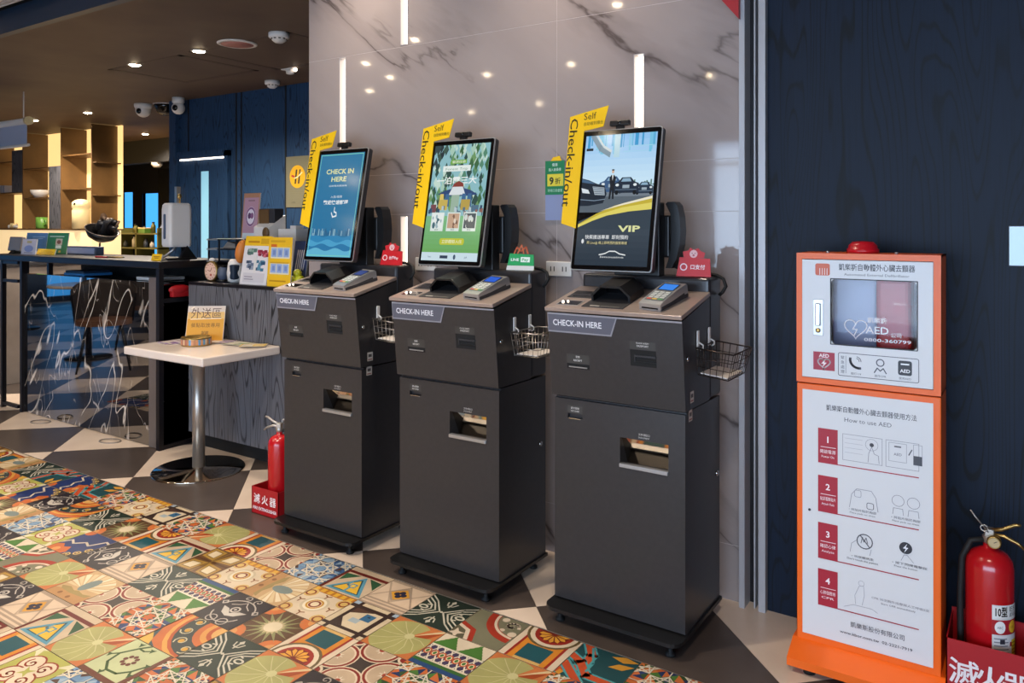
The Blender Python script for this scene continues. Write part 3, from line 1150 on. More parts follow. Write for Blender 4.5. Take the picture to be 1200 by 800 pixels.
# navy panelled wall behind the reception desk, with the door
NY = 5.3
nv = struct(MB().box(-8.22, XL - .0, NY, NY + .12, 0, 2.76, 'navy_wood_lit').build('wall_reception'))
for px in (221, 277, 283, 335):
    c = ony(px, 150, NY)
    MB().box(c.x - .012, c.x + .012, NY - .004, NY, 0, 2.76, 'black_matte').build('panel_groove', nv)
MB().box(-8.22, -8.10, NY - .06, NY, 0, 2.76, 'navy_wood_lit').build('corner_post', nv)
dl, dr = ony(209, 186, NY).x, ony(267, 180, NY).x
door = struct(MB().box(dl, dr, NY - .03, NY + .0, 0, 2.09, 'navy_wood_lit').build('door_1'))
MB().box(dl - .06, dl, NY - .05, NY, 0, 2.15, 'navy_wood_lit').box(dr, dr + .06, NY - .05, NY, 0, 2.15, 'navy_wood_lit').box(dl - .06, dr + .06, NY - .05, NY, 2.09, 2.17, 'navy_wood_lit').build('door_frame', door)
a, b = ony(236, 200, NY - .03).x, ony(244.5, 200, NY - .03).x
MB().box(a, b, NY - .034, NY - .03, .25, ony(240, 201, NY).z, 'frost_glass').build('pane', door)
MB().box(dl + .05, dl + .09, NY - .08, NY - .03, 1.55, 1.78, 'steel').build('hinge', door)
MB().box(dl + .1, dr, NY - .048, NY - .03, 2.07, 2.085, 'led_warm').build('light_strip', door)

# passage beyond and far end
FY = 9.0
fw = MB()
wx = [(ony(143, 200, FY).x, ony(156, 200, FY).x, .5, 2.02), (ony(167.5, 200, FY).x, ony(192, 200, FY).x, .3, 1.98)]
rects = [(-17, -8.1, 0, 2.76)]
for w_ in wx:
    rects = minus(rects, w_)
for (a, b, c, d) in rects:
    fw.box(a, b, FY, FY + .1, c, d, 'dark_grey')
fw = struct(fw.build('wall_far'))
for k, (a, b, c, d) in enumerate(wx):
    w_ = struct(MB().box(a, b, FY + .06, FY + .08, c, d, 'sky_glass_blue').build('window_%d' % (5 + k)))
    MB().box(a - .03, a, FY - .01, FY + .08, c, d, 'black_steel').box(b, b + .03, FY - .01, FY + .08, c, d, 'black_steel').box(a, b, FY - .01, FY + .08, c - .03, c, 'black_steel').build('window_frame', w_)
struct(MB().box(-8.22, -8.10, NY + .12, FY, 0, 2.76, 'dark_grey').build('wall_passage'))
struct(MB().box(-17, -8.22, 7.4, 7.55, 2.38, 2.76, 'black_matte').build('trim_3'))
struct(MB().box(-17.1, -17.0, 6.6, 9.1, 0, 2.76, 'dark_grey').box(-17.1, -14.2, 6.5, 6.6, 0, 2.76, 'dark_grey').build('wall_far_left'))
# curtain at the passage
mb = MB()
pts = []
c0, c1 = ony(186, 200, 8.6), ony(203, 200, 8.6)
n = 24
for k in range(n + 1):
    t = k / n
    pts.append((c0.x + (c1.x - c0.x) * t, 8.6 + .05 * math.sin(k * 1.57)))
back = [(x, y + .01) for x, y in pts[::-1]]
cur = mb.prism(pts + back, .05, 2.4, 'black_matte', 'z', smooth=True).build('curtain')
tag(cur, 'dark curtain hanging at the far window of the passage', 'curtain')
# ------------------------------------------------------------------ lamps
WARM = (1.0, 0.86, 0.70)


def downlight(x, y, z, power, label, size=55, blend=0.6, r=0.045, group=None, tilt=0.0):
    t = thing('downlight', label, 'downlight', (x, y, z), group=group)
    MB().lathe([(r, -.002), (r * 1.35, -.004), (r * 1.4, 0)], 'white_plastic', n=20).build('trim_ring', t)
    MB().lathe([(0.0001, -.011), (r * .6, -.010), (r, -.004)], 'lamp_warm', n=20).build('lens', t)
    d = bpy.data.lights.new('downlight_lamp', 'SPOT')
    d.energy = power
    d.color = WARM
    d.spot_size = math.radians(size * 2)
    d.spot_blend = blend
    d.shadow_soft_size = 0.05
    o = bpy.data.objects.new('downlight_lamp', d)
    COL.objects.link(o)
    o.parent = t
    o.location = (0, 0, -.02)
    o.rotation_euler = (tilt, 0, 0)
    return t


LOBBY = [(429, 74), (457, 90), (433, 106), (486, 46), (571, 87), (552, 131), (669, 75), (632, 121), (832, 88), (723, 5)]
for p in LOBBY:
    d = ray(*p)
    v = d * ((3.05 - EYE) / d.z)
    downlight(v.x, 5.55 - v.y, 3.05, 120, 'unseen round downlight in the lobby ceiling opposite the marble wall', r=.032, group='lobby downlights')
for x, y in ((-5.6, 1.1), (-3.9, 1.2), (-2.2, 0.9), (-0.1, 0.5)):  # the last of these is an added lamp that warms the defibrillator cabinet
    downlight(x, y, 3.05, 120, 'unseen round downlight in the lobby ceiling opposite the marble wall', r=.032, group='lobby downlights')
for x, lb in ((-2.67, 'wall-washing downlight in the lobby ceiling above the blue-screen and forest kiosks'), (-1.55, 'wall-washing downlight in the lobby ceiling above the forest and car kiosks')):
    downlight(x, 2.45, 3.05, 65, lb, size=50, blend=0.9)
for k, p in enumerate(((158, 76), (233, 60), (103, 132), (40, 141))):
    c = onz(p[0], p[1], 2.76)
    downlight(c.x, c.y, 2.76, 230, ['downlight in the brown ceiling, third along from the red-ringed speaker', 'downlight in the brown ceiling next to the red-ringed speaker', 'downlight in the brown ceiling over the shelf bay beside the passage', 'downlight in the brown ceiling beside the roller screen'][k], size=75)
c = onz(170, 157, 2.76)
downlight(c.x, c.y, 2.76, 230, 'downlight in the passage ceiling beyond the dome camera', size=75)
c = onz(149, 183, 2.76)


# ------------------------------------------------------------------ screens (unit u to the right, v up; 0.285 x 0.487)
def scr_blue(p):
    n = 14
    for k in range(n):
        t = k / n
        p.rect(0, t, 1, t + 1 / n + .001, (0.012 + .02 * t, .17 + .03 * t, .36 + .02 * t, 1))
    p.layer += 1
    for k, (h, c) in enumerate(((.2, '#2d86b8'), (.15, '#4aa3cf'), (.11, '#2779ab'), (.07, '#63b7d8'))):
        pts = [(0, h - .02)] + [(q / 20, h + .015 * math.sin(q * .7 + k * 1.7)) for q in range(21)] + [(1, 0), (0, 0)]
        p.poly(pts, c)
    rnd = random.Random(2)
    for k in range(34):
        x = .05 + k * .026
        h = rnd.uniform(.02, .075)
        p.rect(x, .2, x + .018, .2 + h, rnd.choice(['#6f9fb8', '#2a5f86', '#8fb6c6', '#3d7396']))
    for a, b, c, d in ((.02, .985, .98, .992), (.02, .008, .98, .015), (.02, .008, .03, .992), (.97, .008, .98, .992)):
        p.rect(a, b, c, d, '#7fd6c0')
    p.text('CHECK IN', .5, .80, .048, '#dfe8a8', 'c', bold=.02, width=.62)
    p.text('HERE', .5, .725, .048, '#dfe8a8', 'c', bold=.02, width=.34)
    p.text('自助報到服務機', .5, .675, .014, '#dcebf0', 'c', width=.4)
    p.text('入住/退房', .5, .565, .02, '#e8f2f4', 'c', width=.26)
    p.text('歡迎快速辦理', .5, .505, .032, '#f0f6f6', 'c', bold=.02, width=.56)
    p.line([(.5, .47), (.5, .43), (.55, .42), (.56, .39), (.48, .38), (.44, .42)], .014, '#eaf4f6')


def scr_forest(p):
    rnd = random.Random(4)
    p.rect(0, .38, 1, 1, '#8fc0c8')
    for k in range(170):
        x, y = rnd.random(), rnd.uniform(.45, 1)
        w = rnd.uniform(.015, .05)
        c = rnd.choice(['#3f6b45', '#6f9a66', '#2f4f4a', '#a9cdbb', '#568a72', '#c7dfd2']) if x > .22 or y < .8 else rnd.choice(['#25333a', '#34474a', '#3f5a50'])
        p.poly([(x - w, y), (x, y - w * 1.2), (x + w, y), (x, y + w * 1.4)], c)
    p.rect(.33, .83, .62, .865, '#77b04a').text('嚴選住宿', .475, .838, .018, '#f4f7e8', 'c', width=.24)
    p.rect(.2, .765, .7, .815, '#e8f2ee').text('Forest Trip', .45, .776, .022, '#5f9078', 'c', width=.4)
    p.text('一泊露三大', .47, .66, .05, '#f2f8f6', 'c', bold=.02, width=.72)
    p.poly([(.16, .57), (.3, .6), (.44, .62), (.6, .62), (.74, .6), (.88, .56), (.72, .55), (.3, .55)], '#2f4a78')
    p.poly([(.4, .62), (.44, .66), (.52, .68), (.6, .66), (.62, .62)], '#8a3d34').poly([(.36, .56), (.66, .56), (.6, .63), (.42, .63)], '#dfe6ea')
    for x in (.24, .34, .64, .74):
        p.poly([(x - .05, .46), (x + .05, .46), (x + .03, .57), (x - .03, .57)], rnd.choice(['#3d6a96', '#9b463c', '#e0c66a']))
    p.rect(.2, .43, .36, .52, '#c9b25a').rect(.6, .43, .76, .52, '#b9a04e').rect(.42, .4, .56, .56, '#9db7a4')
    p.rect(.06, .41, .16, .48, '#7a4a50').rect(.8, .42, .92, .47, '#50708a')
    for k in range(26):
        x, y = rnd.random(), rnd.uniform(.4, .46)
        p.rect(x - .02, y - .02, x + .02, y + .015, rnd.choice(['#4d6f86', '#b8cbd2', '#2f4d6a', '#90625a']))
    n = 8
    for k in range(n):
        p.rect(0, .06 + k * .04, 1, .1 + k * .04, (.16 + .05 * k / n, .42 + .09 * k / n, .12 + .14 * k / n, 1))
    for k, pal in enumerate((('#e9f1ee', '#4a6f7a', '#9fb9bf'), ('#c7a58a', '#7a5b4c', '#e3d3c2'), ('#3f4f58', '#8f6f6a', '#cbd6d3'))):
        x = .1 + k * .29
        p.rect(x, .25, x + .23, .41, '#dfece6').rect(x + .015, .275, x + .215, .4, pal[0])
        for q in range(9):
            a, b = x + .03 + rnd.random() * .15, .285 + rnd.random() * .09
            p.disc(a, b, rnd.uniform(.015, .03), rnd.choice(pal), 8)
        p.text('園區活動', x + .115, .257, .012, '#5d7a6c', 'c')
    p.poly(rrect(.3, .135, .74, .19, .027), '#c3c738').text('立即體驗入住', .52, .15, .025, '#f6f8d8', 'c', width=.36)
    p.rect(0, 0, 1, .07, '#cfe4ee').text('Forest', .15, .025, .016, '#3f5a78', 'c').rect(.34, .02, .48, .045, '#2e3d55').disc(.6, .033, .022, '#3c5570', 12).text('park', .8, .025, .02, '#3f5a78', 'c')


def scr_car(p):
    for k in range(12):
        t = k / 12
        g = abs(t - .35)
        p.rect(0, .42 + t * .58, 1, .42 + (t + 1 / 12) * .58 + .001, (.62 - .55 * g, .84 - .45 * g, 1 - .12 * g, 1))
    rnd = random.Random(8)
    for k in range(26):
        x = rnd.random()
        w = rnd.uniform(.01, .05)
        p.rect(x, .84 + rnd.random() * .08, x + w, 1, rnd.choice(['#79c8ea', '#4fa9dc', '#8fd0ee', '#5fb4e0', '#3f9fd6']))
    p.line([(.1, 1), (.22, .9), (.36, .85)], .05, '#7f98a8').line([(.16, 1), (.27, .91), (.38, .87)], .02, '#cfdde2')
    p.rect(.42, .82, .5, 1, '#b9dcea').rect(.02, .88, .12, .9, '#1e2b36').rect(.6, .9, .98, .905, '#a8ddf2').rect(.55, .86, .9, .864, '#a8ddf2')
    p.rect(0, .4, 1, .575, '#76828e').rect(0, .4, 1, .52, '#5a6671')
    for k in range(14):
        p.rect(.62 + k * .028, .6, .64 + k * .028, .61 + rnd.random() * .035, '#5f7f74')
    for x0, y0, q, c in ((.43, .605, .36, '#3b5c86'), (.88, .575, .26, '#26364a'), (.63, .595, .36, '#1f2d3f')):
        p.poly([(x0 - .5 * q, y0), (x0 - .48 * q, y0 + .06 * q), (x0 - .3 * q, y0 + .1 * q), (x0 - .17 * q, y0 + .19 * q), (x0 + .17 * q, y0 + .19 * q), (x0 + .3 * q, y0 + .1 * q), (x0 + .48 * q, y0 + .06 * q), (x0 + .5 * q, y0 - .14 * q), (x0 - .5 * q, y0 - .14 * q)], c)
        p.poly([(x0 - .2 * q, y0 + .1 * q), (x0 - .13 * q, y0 + .17 * q), (x0 + .13 * q, y0 + .17 * q), (x0 + .2 * q, y0 + .1 * q)], '#8fb2cc')
        p.rect(x0 - .13 * q, y0 - .04 * q, x0 + .13 * q, y0 + .03 * q, '#9fb0bd').line([(x0 - .4 * q, y0 - .07 * q), (x0 + .4 * q, y0 - .07 * q)], .006, '#5f7286')
        for sx in (-.34, .34):
            p.disc(x0 + sx * q, y0 + .03 * q, .07 * q, '#e4eef4', 8, ry=.03 * q).disc(x0 + sx * q, y0 - .13 * q, .07 * q, '#10151c', 10, ry=.05 * q)
    p.poly([(0, .665), (.1, .65), (.22, .62), (.33, .605), (.37, .54), (.33, .47), (.12, .45), (0, .45)], '#1c2836').poly([(0, .66), (.1, .645), (.2, .62), (.1, .625), (0, .635)], '#4a6a8c')
    p.poly([(.16, .6), (.33, .59), (.345, .53), (.2, .535)], '#aebcc8')
    for k in range(4):
        p.line([(.17 + .01 * k, .592 - k * .015), (.34, .582 - k * .014)], .005, '#4d5c6b')
    p.poly([(0, .59), (.1, .575), (.13, .545), (.02, .552)], '#dfe9f0').line([(0, .5), (.2, .49), (.35, .5)], .006, '#7f93a8')
    p.poly([(.4, .5), (.425, .5), (.437, .57), (.45, .5), (.475, .5), (.465, .6), (.485, .66), (.455, .685), (.415, .685), (.39, .66), (.41, .6)], '#1a2029').disc(.435, .71, .018, '#d8b9a2', 10, ry=.014).rect(.418, .718, .452, .728, '#1a2029')
    p.poly([(.425, .685), (.447, .685), (.436, .64)], '#e8ecef')
    p.poly([(0, .33), (.3, .4), (.6, .45), (1, .47), (1, 0), (0, 0)], '#34424f')
    for k in range(6):
        p.rect(0, k * .045, 1, k * .045 + .046, (.02 + .004 * k, .035 + .005 * k, .055 + .006 * k, 1))
    p.poly([(0, .31), (.25, .39), (.5, .45), (.75, .485), (1, .52), (1, .42), (.7, .405), (.4, .375), (.2, .335), (0, .285)], '#c9b53a')
    p.poly([(0, .305), (.3, .385), (.6, .435), (1, .47), (1, .42), (.7, .405), (.4, .375), (.2, .335), (0, .285)], '#e6d968').poly([(.3, .41), (.6, .465), (1, .52), (1, .5), (.6, .452)], '#f1ead0')
    p.text('VIP', .72, .255, .046, '#e3e6a8', 'c', bold=.03, width=.3)
    p.text('快樂接送專車  即刻預約', .42, .2, .025, '#e7eaec', 'c', bold=.01, width=.6)
    p.rect(.13, .158, .73, .18, '#22303c').text('用 Line@ 線上即時預約服務專線', .43, .161, .018, '#e8dca0', 'c', width=.56)
    p.disc(.09, .18, .018, '#e7eaec', 10)
    p.line([(.34, .08), (.42, .09), (.48, .108), (.56, .108), (.62, .09), (.7, .082)], .008, '#eef2f4').text('limousine', .52, .058, .015, '#eef2f4', 'c', width=.32)


# ------------------------------------------------------------------ check-in kiosks
TILT = math.atan2(.10, .505)
SGN = [(-.059, .575), (.098, .607), (.084, .528), (.006, .516), (.010, .15), (-.052, .168)]


def kiosk(cx, cy, screen, label, tone=None):
    k = thing('check_in_kiosk', label, 'kiosk', (cx, cy, 0))
    hw = .238
    # base plate and feet
    pts = [(-.245, .165), (-.245, -.19)] + [(-.205 + .04 * math.cos(math.radians(a)), -.195 + .04 * math.sin(math.radians(a))) for a in range(180, 271, 18)] + [(.205 + .04 * math.cos(math.radians(a)), -.195 + .04 * math.sin(math.radians(a))) for a in range(270, 361, 18)] + [(.245, .165)]
    MB().prism(pts, .046, .058, 'black_plastic', 'z').build('base_plate', k)
    for x in (-.2, .2):
        for y in (-.19, .13):
            MB().lathe([(.016, 0), (.016, .008), (.008, .012), (.008, .03), (.014, .032), (.014, .046)], 'rubber', x, y, 14).build('foot', k)
    # door with an opening for the document tray
    wx0, wx1, wz0, wz1 = .012, .182, .553, .650
    mb = MB().box(-hw, hw, -.095, .16, .058, .757, 'kiosk_paint')
    for a, b, c, d in minus([(-hw, hw, .058, .757)], (wx0, wx1, wz0, wz1)):
        mb.box(a, b, -.150, -.095, c, d, 'kiosk_paint')
    mb.build('lower_cabinet', k)
    mb = MB()
    for a, b, c, d in minus(minus([(-hw, hw, .062, .752)], (wx0, wx1, wz0, wz1)), (-.186, -.128, .688, .704)):
        mb.box(a, b, -.162, -.150, c, d, 'kiosk_paint')
    door_ = mb.build('door', k)
    MB().box(wx0, wx1, -.1605, -.160, .652, .676, 'dark_grey').build('tray_label', door_)
    p = Pic().text('文件領取口', .098, .666, .006, '#c9c6c2', 'c').text('DOCUMENT', .098, .657, .005, '#c9c6c2', 'c')
    pic_obj(p, 'tray_lettering', door_, (0, -.1625, 0))
    tr = MB()
    tr.prism([(-.148, wz1), (-.150, wz1), (-.104, wz0), (-.098, wz0)], wx0, wx1, 'mirror_steel', 'x')
    tr.build('tray', k)
    MB().box(wx0, wx1, -.170, -.150, wz0, wz0 + .013, 'silver', .002).build('tray_lip', k)
    MB().box(-.186, -.128, -.149, -.1485, .686, .706, 'black_gloss').box(-.18, -.134, -.166, -.15, .686, .690, 'chrome', .001).build('card_slot', k)
    p = Pic().rect(-.186, .706, -.128, .732, '#3a3836').text('房卡回收', -.157, .720, .006, '#d8d5d0', 'c').text('KEY CARD', -.157, .711, .005, '#d8d5d0', 'c')
    pic_obj(p, 'card_slot_label', k, (0, -.1622, 0))
    # upper cabinet with the forward-leaning front
    FR = [(-.172, .764), (-.202, 1.05), (.046, 1.108), (.046, .764)]
    MB().prism(FR, -.243, .243, 'kiosk_paint', 'x').build('upper_cabinet', k)
    U = Vector((1, 0, 0))
    V = Vector((0, -.030, .286)).normalized()
    org = Vector((0, -.172, .764))
    p = Pic()
    p.poly([(-.243, .288), (.022, .288), (-.002, .222), (-.243, .222)], '#8b8a92').poly([(-.241, .284), (.016, .284), (-.006, .227), (-.241, .227)], '#5a5a66')
    p.rect(-.243, .283, .243, .289, '#a39e9f')
    p.text('CHECK-IN HERE', -.222, .246, .021, '#e6e6ea', 'l', bold=.012, width=.185)
    pic_obj(p, 'check_in_plate', k, org, U, V, lift=.002)
    p = Pic()
    p.rect(.062, .188, .152, .214, '#3a3836').text('PLEASE INSERT', .107, .206, .005, '#c9c6c2', 'c').text('PASSPORT', .107, .196, .0065, '#d8d5d0', 'c')
    pic_obj(p, 'banknote_label', k, org, U, V, lift=.001)
    p = Pic().rect(-.176, .118, -.09, .150, '#3b3937').text('發票', -.133, .138, .006, '#d8d5d0', 'c').text('RECEIPT', -.133, .126, .0065, '#e2dfda', 'c')
    pic_obj(p, 'receipt_label', k, org, U, V, lift=.001)
    mb = MB()
    X = Matrix.Translation(org) @ Matrix(((1, 0, 0, 0), (0, V.y, -V.z, 0), (0, V.z, V.y, 0), (0, 0, 0, 1)))
    # X: local (u, v, outward)
    def ub(u0, u1, v0, v1, w0, w1, m, b=0.0):
        mb.box(u0, u1, v0, v1, w0, w1, m, b, X=X)
    ub(.062, .152, .132, .186, -.001, .0006, 'black_matte')
    ub(.080, .152, .163, .169, .0006, .005, 'dark_grey', .001)
    ub(.080, .152, .147, .149, .0006, .004, 'black_plastic')
    ub(.078, .081, .147, .169, .0006, .004, 'dark_grey')
    mb.build('banknote_slot', k)
    mb = MB()
    ub(-.176, -.09, .100, .117, -.001, .0006, 'black_matte')
    ub(-.168, -.098, .104, .108, .0006, .004, 'silver' if tone else 'black_plastic', .001)
    mb.build('receipt_slot', k)
    # sloping metal top
    a = math.atan2(.057, .262)
    XT = Matrix.Translation((0, -.214, 1.056)) @ Matrix.Rotation(a, 4, 'X')
    MB().box(-.247, .247, 0, .264, 0, .014, 'top_metal', .002, X=XT).build('top_plate', k)
    mb = MB()
    mb.box(-.222, -.135, .035, .085, .0138, .0152, 'silver', X=XT).box(-.217, -.140, .039, .081, .0150, .0158, 'black_gloss', X=XT)
    rd = mb.build('code_reader', k)
    MB().ball((-.205, .058, .017), .005, 'led_warm', 10, 6, X=XT).ball((-.19, .066, .017), .004, 'led_warm', 10, 6, X=XT).build('indicator_light', rd)
    MB().box(-.225, -.115, .12, .20, .0138, .0152, 'dark_grey', X=XT).box(-.21, -.13, .135, .16, .015, .0165, 'black_gloss', X=XT).build('coin_tray', k)
    # passport reader hood
    MB().box(-.118, .035, .028, .20, .0138, .0165, 'dark_grey', X=XT).build('passport_bed', k)
    p = Pic().rect(-.09, .034, -.055, .042, '#b9b4ae').rect(-.05, .034, .02, .040, '#6d6a66')
    pic_obj(p, 'passport_bed_marks', k, XT @ Vector((0, 0, .0166)), U, (XT.to_3x3() @ Vector((0, 1, 0))))
    prof = [(-.112, 0), (-.112, .022), (-.075, .054), (.0, .054), (.034, .022), (.034, 0), (.026, 0), (.026, .019), (-.003, .047), (-.072, .047), (-.104, .019), (-.104, 0)]
    hood = [(q[0], .0165 + q[1]) for q in prof]
    mb = MB().prism(hood, .092, .205, 'black_plastic', 'y', X=XT)
    mb.prism([(-.104, .0165), (-.104, .036), (-.072, .064), (-.003, .064), (.026, .036), (.026, .0165)], .19, .204, 'black_gloss', 'y', X=XT)
    mb.build('passport_hood', k)
    # rear block
    MB().box(-.243, .243, .046, .162, .764, 1.172, 'kiosk_paint', .012, 3).build('rear_block', k)
    MB().lathe([(.009, 0), (.009, .006), (.004, .008)], 'chrome', X=Tm(.243, .11, .5, ry=PI / 2), n=14).build('side_lock', k)
    MB().lathe([(.008, 0), (.008, .005), (.004, .007)], 'chrome', X=Tm(.243, -.16, .93, ry=PI / 2), n=14).build('side_lock', k)
    if tone != 'plain':
        for z in (.785, .725):
            p = Pic().rect(0, 0, .032, .036, '#bdb6ae').rect(.006, .016, .026, .028, '#4a4644').rect(.004, .004, .028, .008, '#8b3a34')
            pic_obj(p, 'sticker', k, (.2435 if z > .76 else .2385, -.135, z), (0, 1, 0), (0, 0, 1))
    # monitor on its bracket; mon = local frame (u right, v up the tilted face, w outward)
    MO = Matrix.Translation((-.238, -.055, 1.19)) @ Matrix(((1, 0, 0, 0), (0, math.sin(TILT), -math.cos(TILT), 0), (0, math.cos(TILT), math.sin(TILT), 0), (0, 0, 0, 1)))
    mon = MB()
    mon.prism(rrect(0, 0, .313, .516, .010, 3), -.030, -.006, 'dark_grey', 'z', X=MO).prism(rrect(-.001, -.001, .314, .517, .011, 3), -.006, -.002, 'silver', 'z', X=MO)
    mon.prism(rrect(.003, .003, .310, .513, .008, 3), -.002, .0, 'black_gloss', 'z', X=MO)
    mon.prism(rrect(.03, .03, .28, .48, .008, 3), -.055, -.030, 'black_plastic', 'z', X=MO)
    mon = mon.build('monitor', k)
    p = Pic((0, 0, 1, 1))
    screen(p)
    Us, Vs = MO.to_3x3() @ Vector((1, 0, 0)), MO.to_3x3() @ Vector((0, 1, 0))
    pic_obj(p, 'screen', mon, MO @ Vector((.016, .018, 0)), Us, Vs, .281, .478, 'screen', .0003, 1.2e-5)
    MB().box(-.115, .06, .05, .10, 1.17, 1.43, 'black_plastic', .004).box(-.09, .03, .012, .06, 1.22, 1.40, 'black_plastic', .004).build('monitor_bracket', k)
    wc = MB().box(.10, .178, .533, .553, -.028, -.008, 'black_plastic', .004, X=MO).box(.125, .155, .514, .535, -.030, -.012, 'black_plastic', .003, X=MO).build('webcam', k)
    MB().lathe([(.0001, .002), (.006, .002), (.007, 0)], 'black_gloss', X=MO @ Tm(.14, .543, -.008), n=12).build('lens', wc)
    # yellow direction sign fixed along the monitor's left edge
    sg = MB().prism(SGN, .003, .006, 'yellow_sheet', 'z', X=MO).add([MO @ Vector(q) for q in ((-.059, .575, .004), (.03, .592, .004), (.03, .592, -.03), (-.053, .592, -.03))], [(0, 1, 2, 3)], 'silver').build('direction_sign', k)
    p = Pic().text('Check-in/out', -.053, .566, .033, '#1d1a12', 'l', rot=-PI / 2 - .010, bold=.006, width=.335)
    pic_obj(p, 'strip_lettering', sg, MO @ Vector((0, 0, .006)), Us, Vs)
    p = Pic()
    p.text('Self', .002, .558, .026, '#1d1a12', 'l', rot=.06).text('自助報到櫃台', .004, .536, .011, '#2c2716', 'l', rot=.05, width=.078)
    pic_obj(p, 'tab_lettering', sg, MO @ Vector((0, 0, .006)), Us, Vs)
    # curved hand scanner in a wall cradle to the right of the bracket
    sc_ = MB()
    out = [(.10, 1.198), (.122, 1.198), (.140, 1.23), (.152, 1.28), (.156, 1.33), (.152, 1.38), (.143, 1.42), (.132, 1.432), (.108, 1.432), (.10, 1.425)]
    inn = [(.118, 1.39), (.122, 1.33), (.118, 1.26), (.108, 1.22)][::-1]
    sc_.prism([(q[0] - .035, q[1]) for q in out] + [(q[0] - .035, q[1]) for q in inn[::-1]], .094, .149, 'black_plastic', 'y')
    sc_ = sc_.build('hand_scanner', k)
    MB().box(.030, .076, .10, .148, 1.235, 1.385, 'black_plastic', .006).build('scanner_cradle', k)
    cab = [(.085, .125, 1.205), (.13, .14, 1.182), (.2, .145, 1.18), (.235, .14, 1.176), (.262, .13, 1.165), (.272, .125, 1.14), (.262, .12, 1.12), (.25, .125, 1.11)]
    MB().tube(cab, .006, 'rubber', 8).build('scanner_cable', k)
    return k, MO, XT


KX = [(-2.542, 2.492), (-1.842, 2.476), (-1.150, 2.505)]
KL = ['dark grey check-in kiosk with blue CHECK IN HERE screen, beside the small fire extinguisher', 'dark grey check-in kiosk with forest advert on screen, standing between two other kiosks', 'dark grey check-in kiosk with car advert and VIP on screen, next to the steel jamb']
KIOSKS = []
for q, (x, y) in enumerate(KX):
    KIOSKS.append(kiosk(x, y, (scr_blue, scr_forest, scr_car)[q], KL[q], [None, 'plain', 'silver'][q]))


# payment terminals on the sloping tops
def terminal(k, XT, label, lit):
    B = Matrix.Translation(k.location) @ XT @ Tm(.128, .035, .0142, rz=math.radians(-9))
    t = thing('payment_terminal', label, 'card terminal', B.translation)
    Bi = Matrix.Translation(-B.translation) @ B
    MB().prism([(0, 0), (0, .022), (.02, .027), (.115, .042), (.165, .046), (.172, .04), (.172, 0)], -.04, .04, 'silver', 'x', X=Bi).build('body', t)
    MB().prism([(.012, .006), (.05, .012), (.15, .02), (.15, .004)], -.0405, .0405, 'dark_grey', 'x', X=Bi).build('side_inlay', t)
    MB().box(-.042, .042, .004, .174, 0, .014, 'dark_grey', .004, X=Bi).build('base_shell', t)
    sl = (Bi.to_3x3() @ Vector((0, .095, .015)).normalized())
    p = Pic().rect(-.034, .003, .034, .073, '#5d656a')
    for r in range(5):
        for c in range(3):
            col = ['#c8442f', '#d8b13a', '#4f9a55'][c] if r == 0 else '#c3c7c4'
            p.rect(-.03 + c * .021, .008 + r * .0125, -.013 + c * .021, .0165 + r * .0125, col)
    pic_obj(p, 'keypad', t, Bi @ Vector((0, .02, .0272)), Bi.to_3x3() @ Vector((1, 0, 0)), sl, lift=.0008)
    p = Pic().rect(-.031, .078, .031, .128, '#10141c').rect(-.027, .082, .027, .124, '#2b62d8' if lit == 1 else ('#3f8cf0' if lit == 2 else '#3a4f8e'))
    pic_obj(p, 'display', t, Bi @ Vector((0, .02, .0272)), Bi.to_3x3() @ Vector((1, 0, 0)), sl, m='screen', lift=.0008)
    MB().box(-.03, .03, -.002, .004, .006, .010, 'black_gloss', X=Bi).build('card_entry', t)


for q, lb in enumerate(('silver card payment terminal on the blue-screen kiosk, display dark blue', 'silver card payment terminal on the forest-advert kiosk, display bright blue', 'silver card payment terminal on the car-advert kiosk, light blue display')):
    terminal(KIOSKS[q][0], KIOSKS[q][2], lb, (0, 1, 2)[q])


# small payment-brand cards standing on the rear blocks
def pay_card(k, x, col, label, lines, bear):
    o = Vector(k.location) + Vector((x + .012, .07, 1.1735))
    t = thing('acceptance_card', label, 'sign', o, math.radians(6))
    X = Tm(0, 0, 0, rx=math.radians(-9))
    MB().prism([(-.06, 0), (.06, 0), (.055, .062), (-.05, .066)], -.0015, .0015, 'print', 'y', X=X).build('card', t)
    c = t.children[0]
    me = c.data
    at = me.color_attributes.new('Col', 'FLOAT_COLOR', 'CORNER')
    at.data.foreach_set('color', list(lin(col)) * len(at.data))
    p = Pic()
    if bear:
        p.poly([(-.035, .064), (-.04, .085), (-.02, .09), (-.015, .1), (-.002, .092), (.014, .098), (.022, .088), (.038, .082), (.034, .064)], '#c71f28').disc(-.002, .078, .014, '#e9b9b9', 12).disc(-.007, .08, .002, '#5a1418', 6).disc(.003, .08, .002, '#5a1418', 6).disc(-.002, .073, .004, '#b04a50', 8)
        p.ring(-.035, .032, .011, .004, '#f0d8d8', n=14)
    else:
        p.poly([(-.06, 0), (.06, 0), (.0595, .018), (-.058, .018)], '#d6d2cc').rect(.0, .032, .04, .052, '#dfe8dd')
        p.line([(-.03, .066), (-.02, .09), (0, .075), (.02, .092), (.03, .066)], .006, '#b5532c').line([(-.015, .066), (.0, .1), (.012, .066)], .005, '#c0623a')
    for tx, ty, h, c_, w in lines:
        p.text(tx[0], ty[0], ty[1], h, c_, 'c', bold=.02, width=w)
    pic_obj(p, 'card_print', t, X @ Vector((0, -.0018, 0)), X.to_3x3() @ Vector((1, 0, 0)), X.to_3x3() @ Vector((0, 0, 1)))


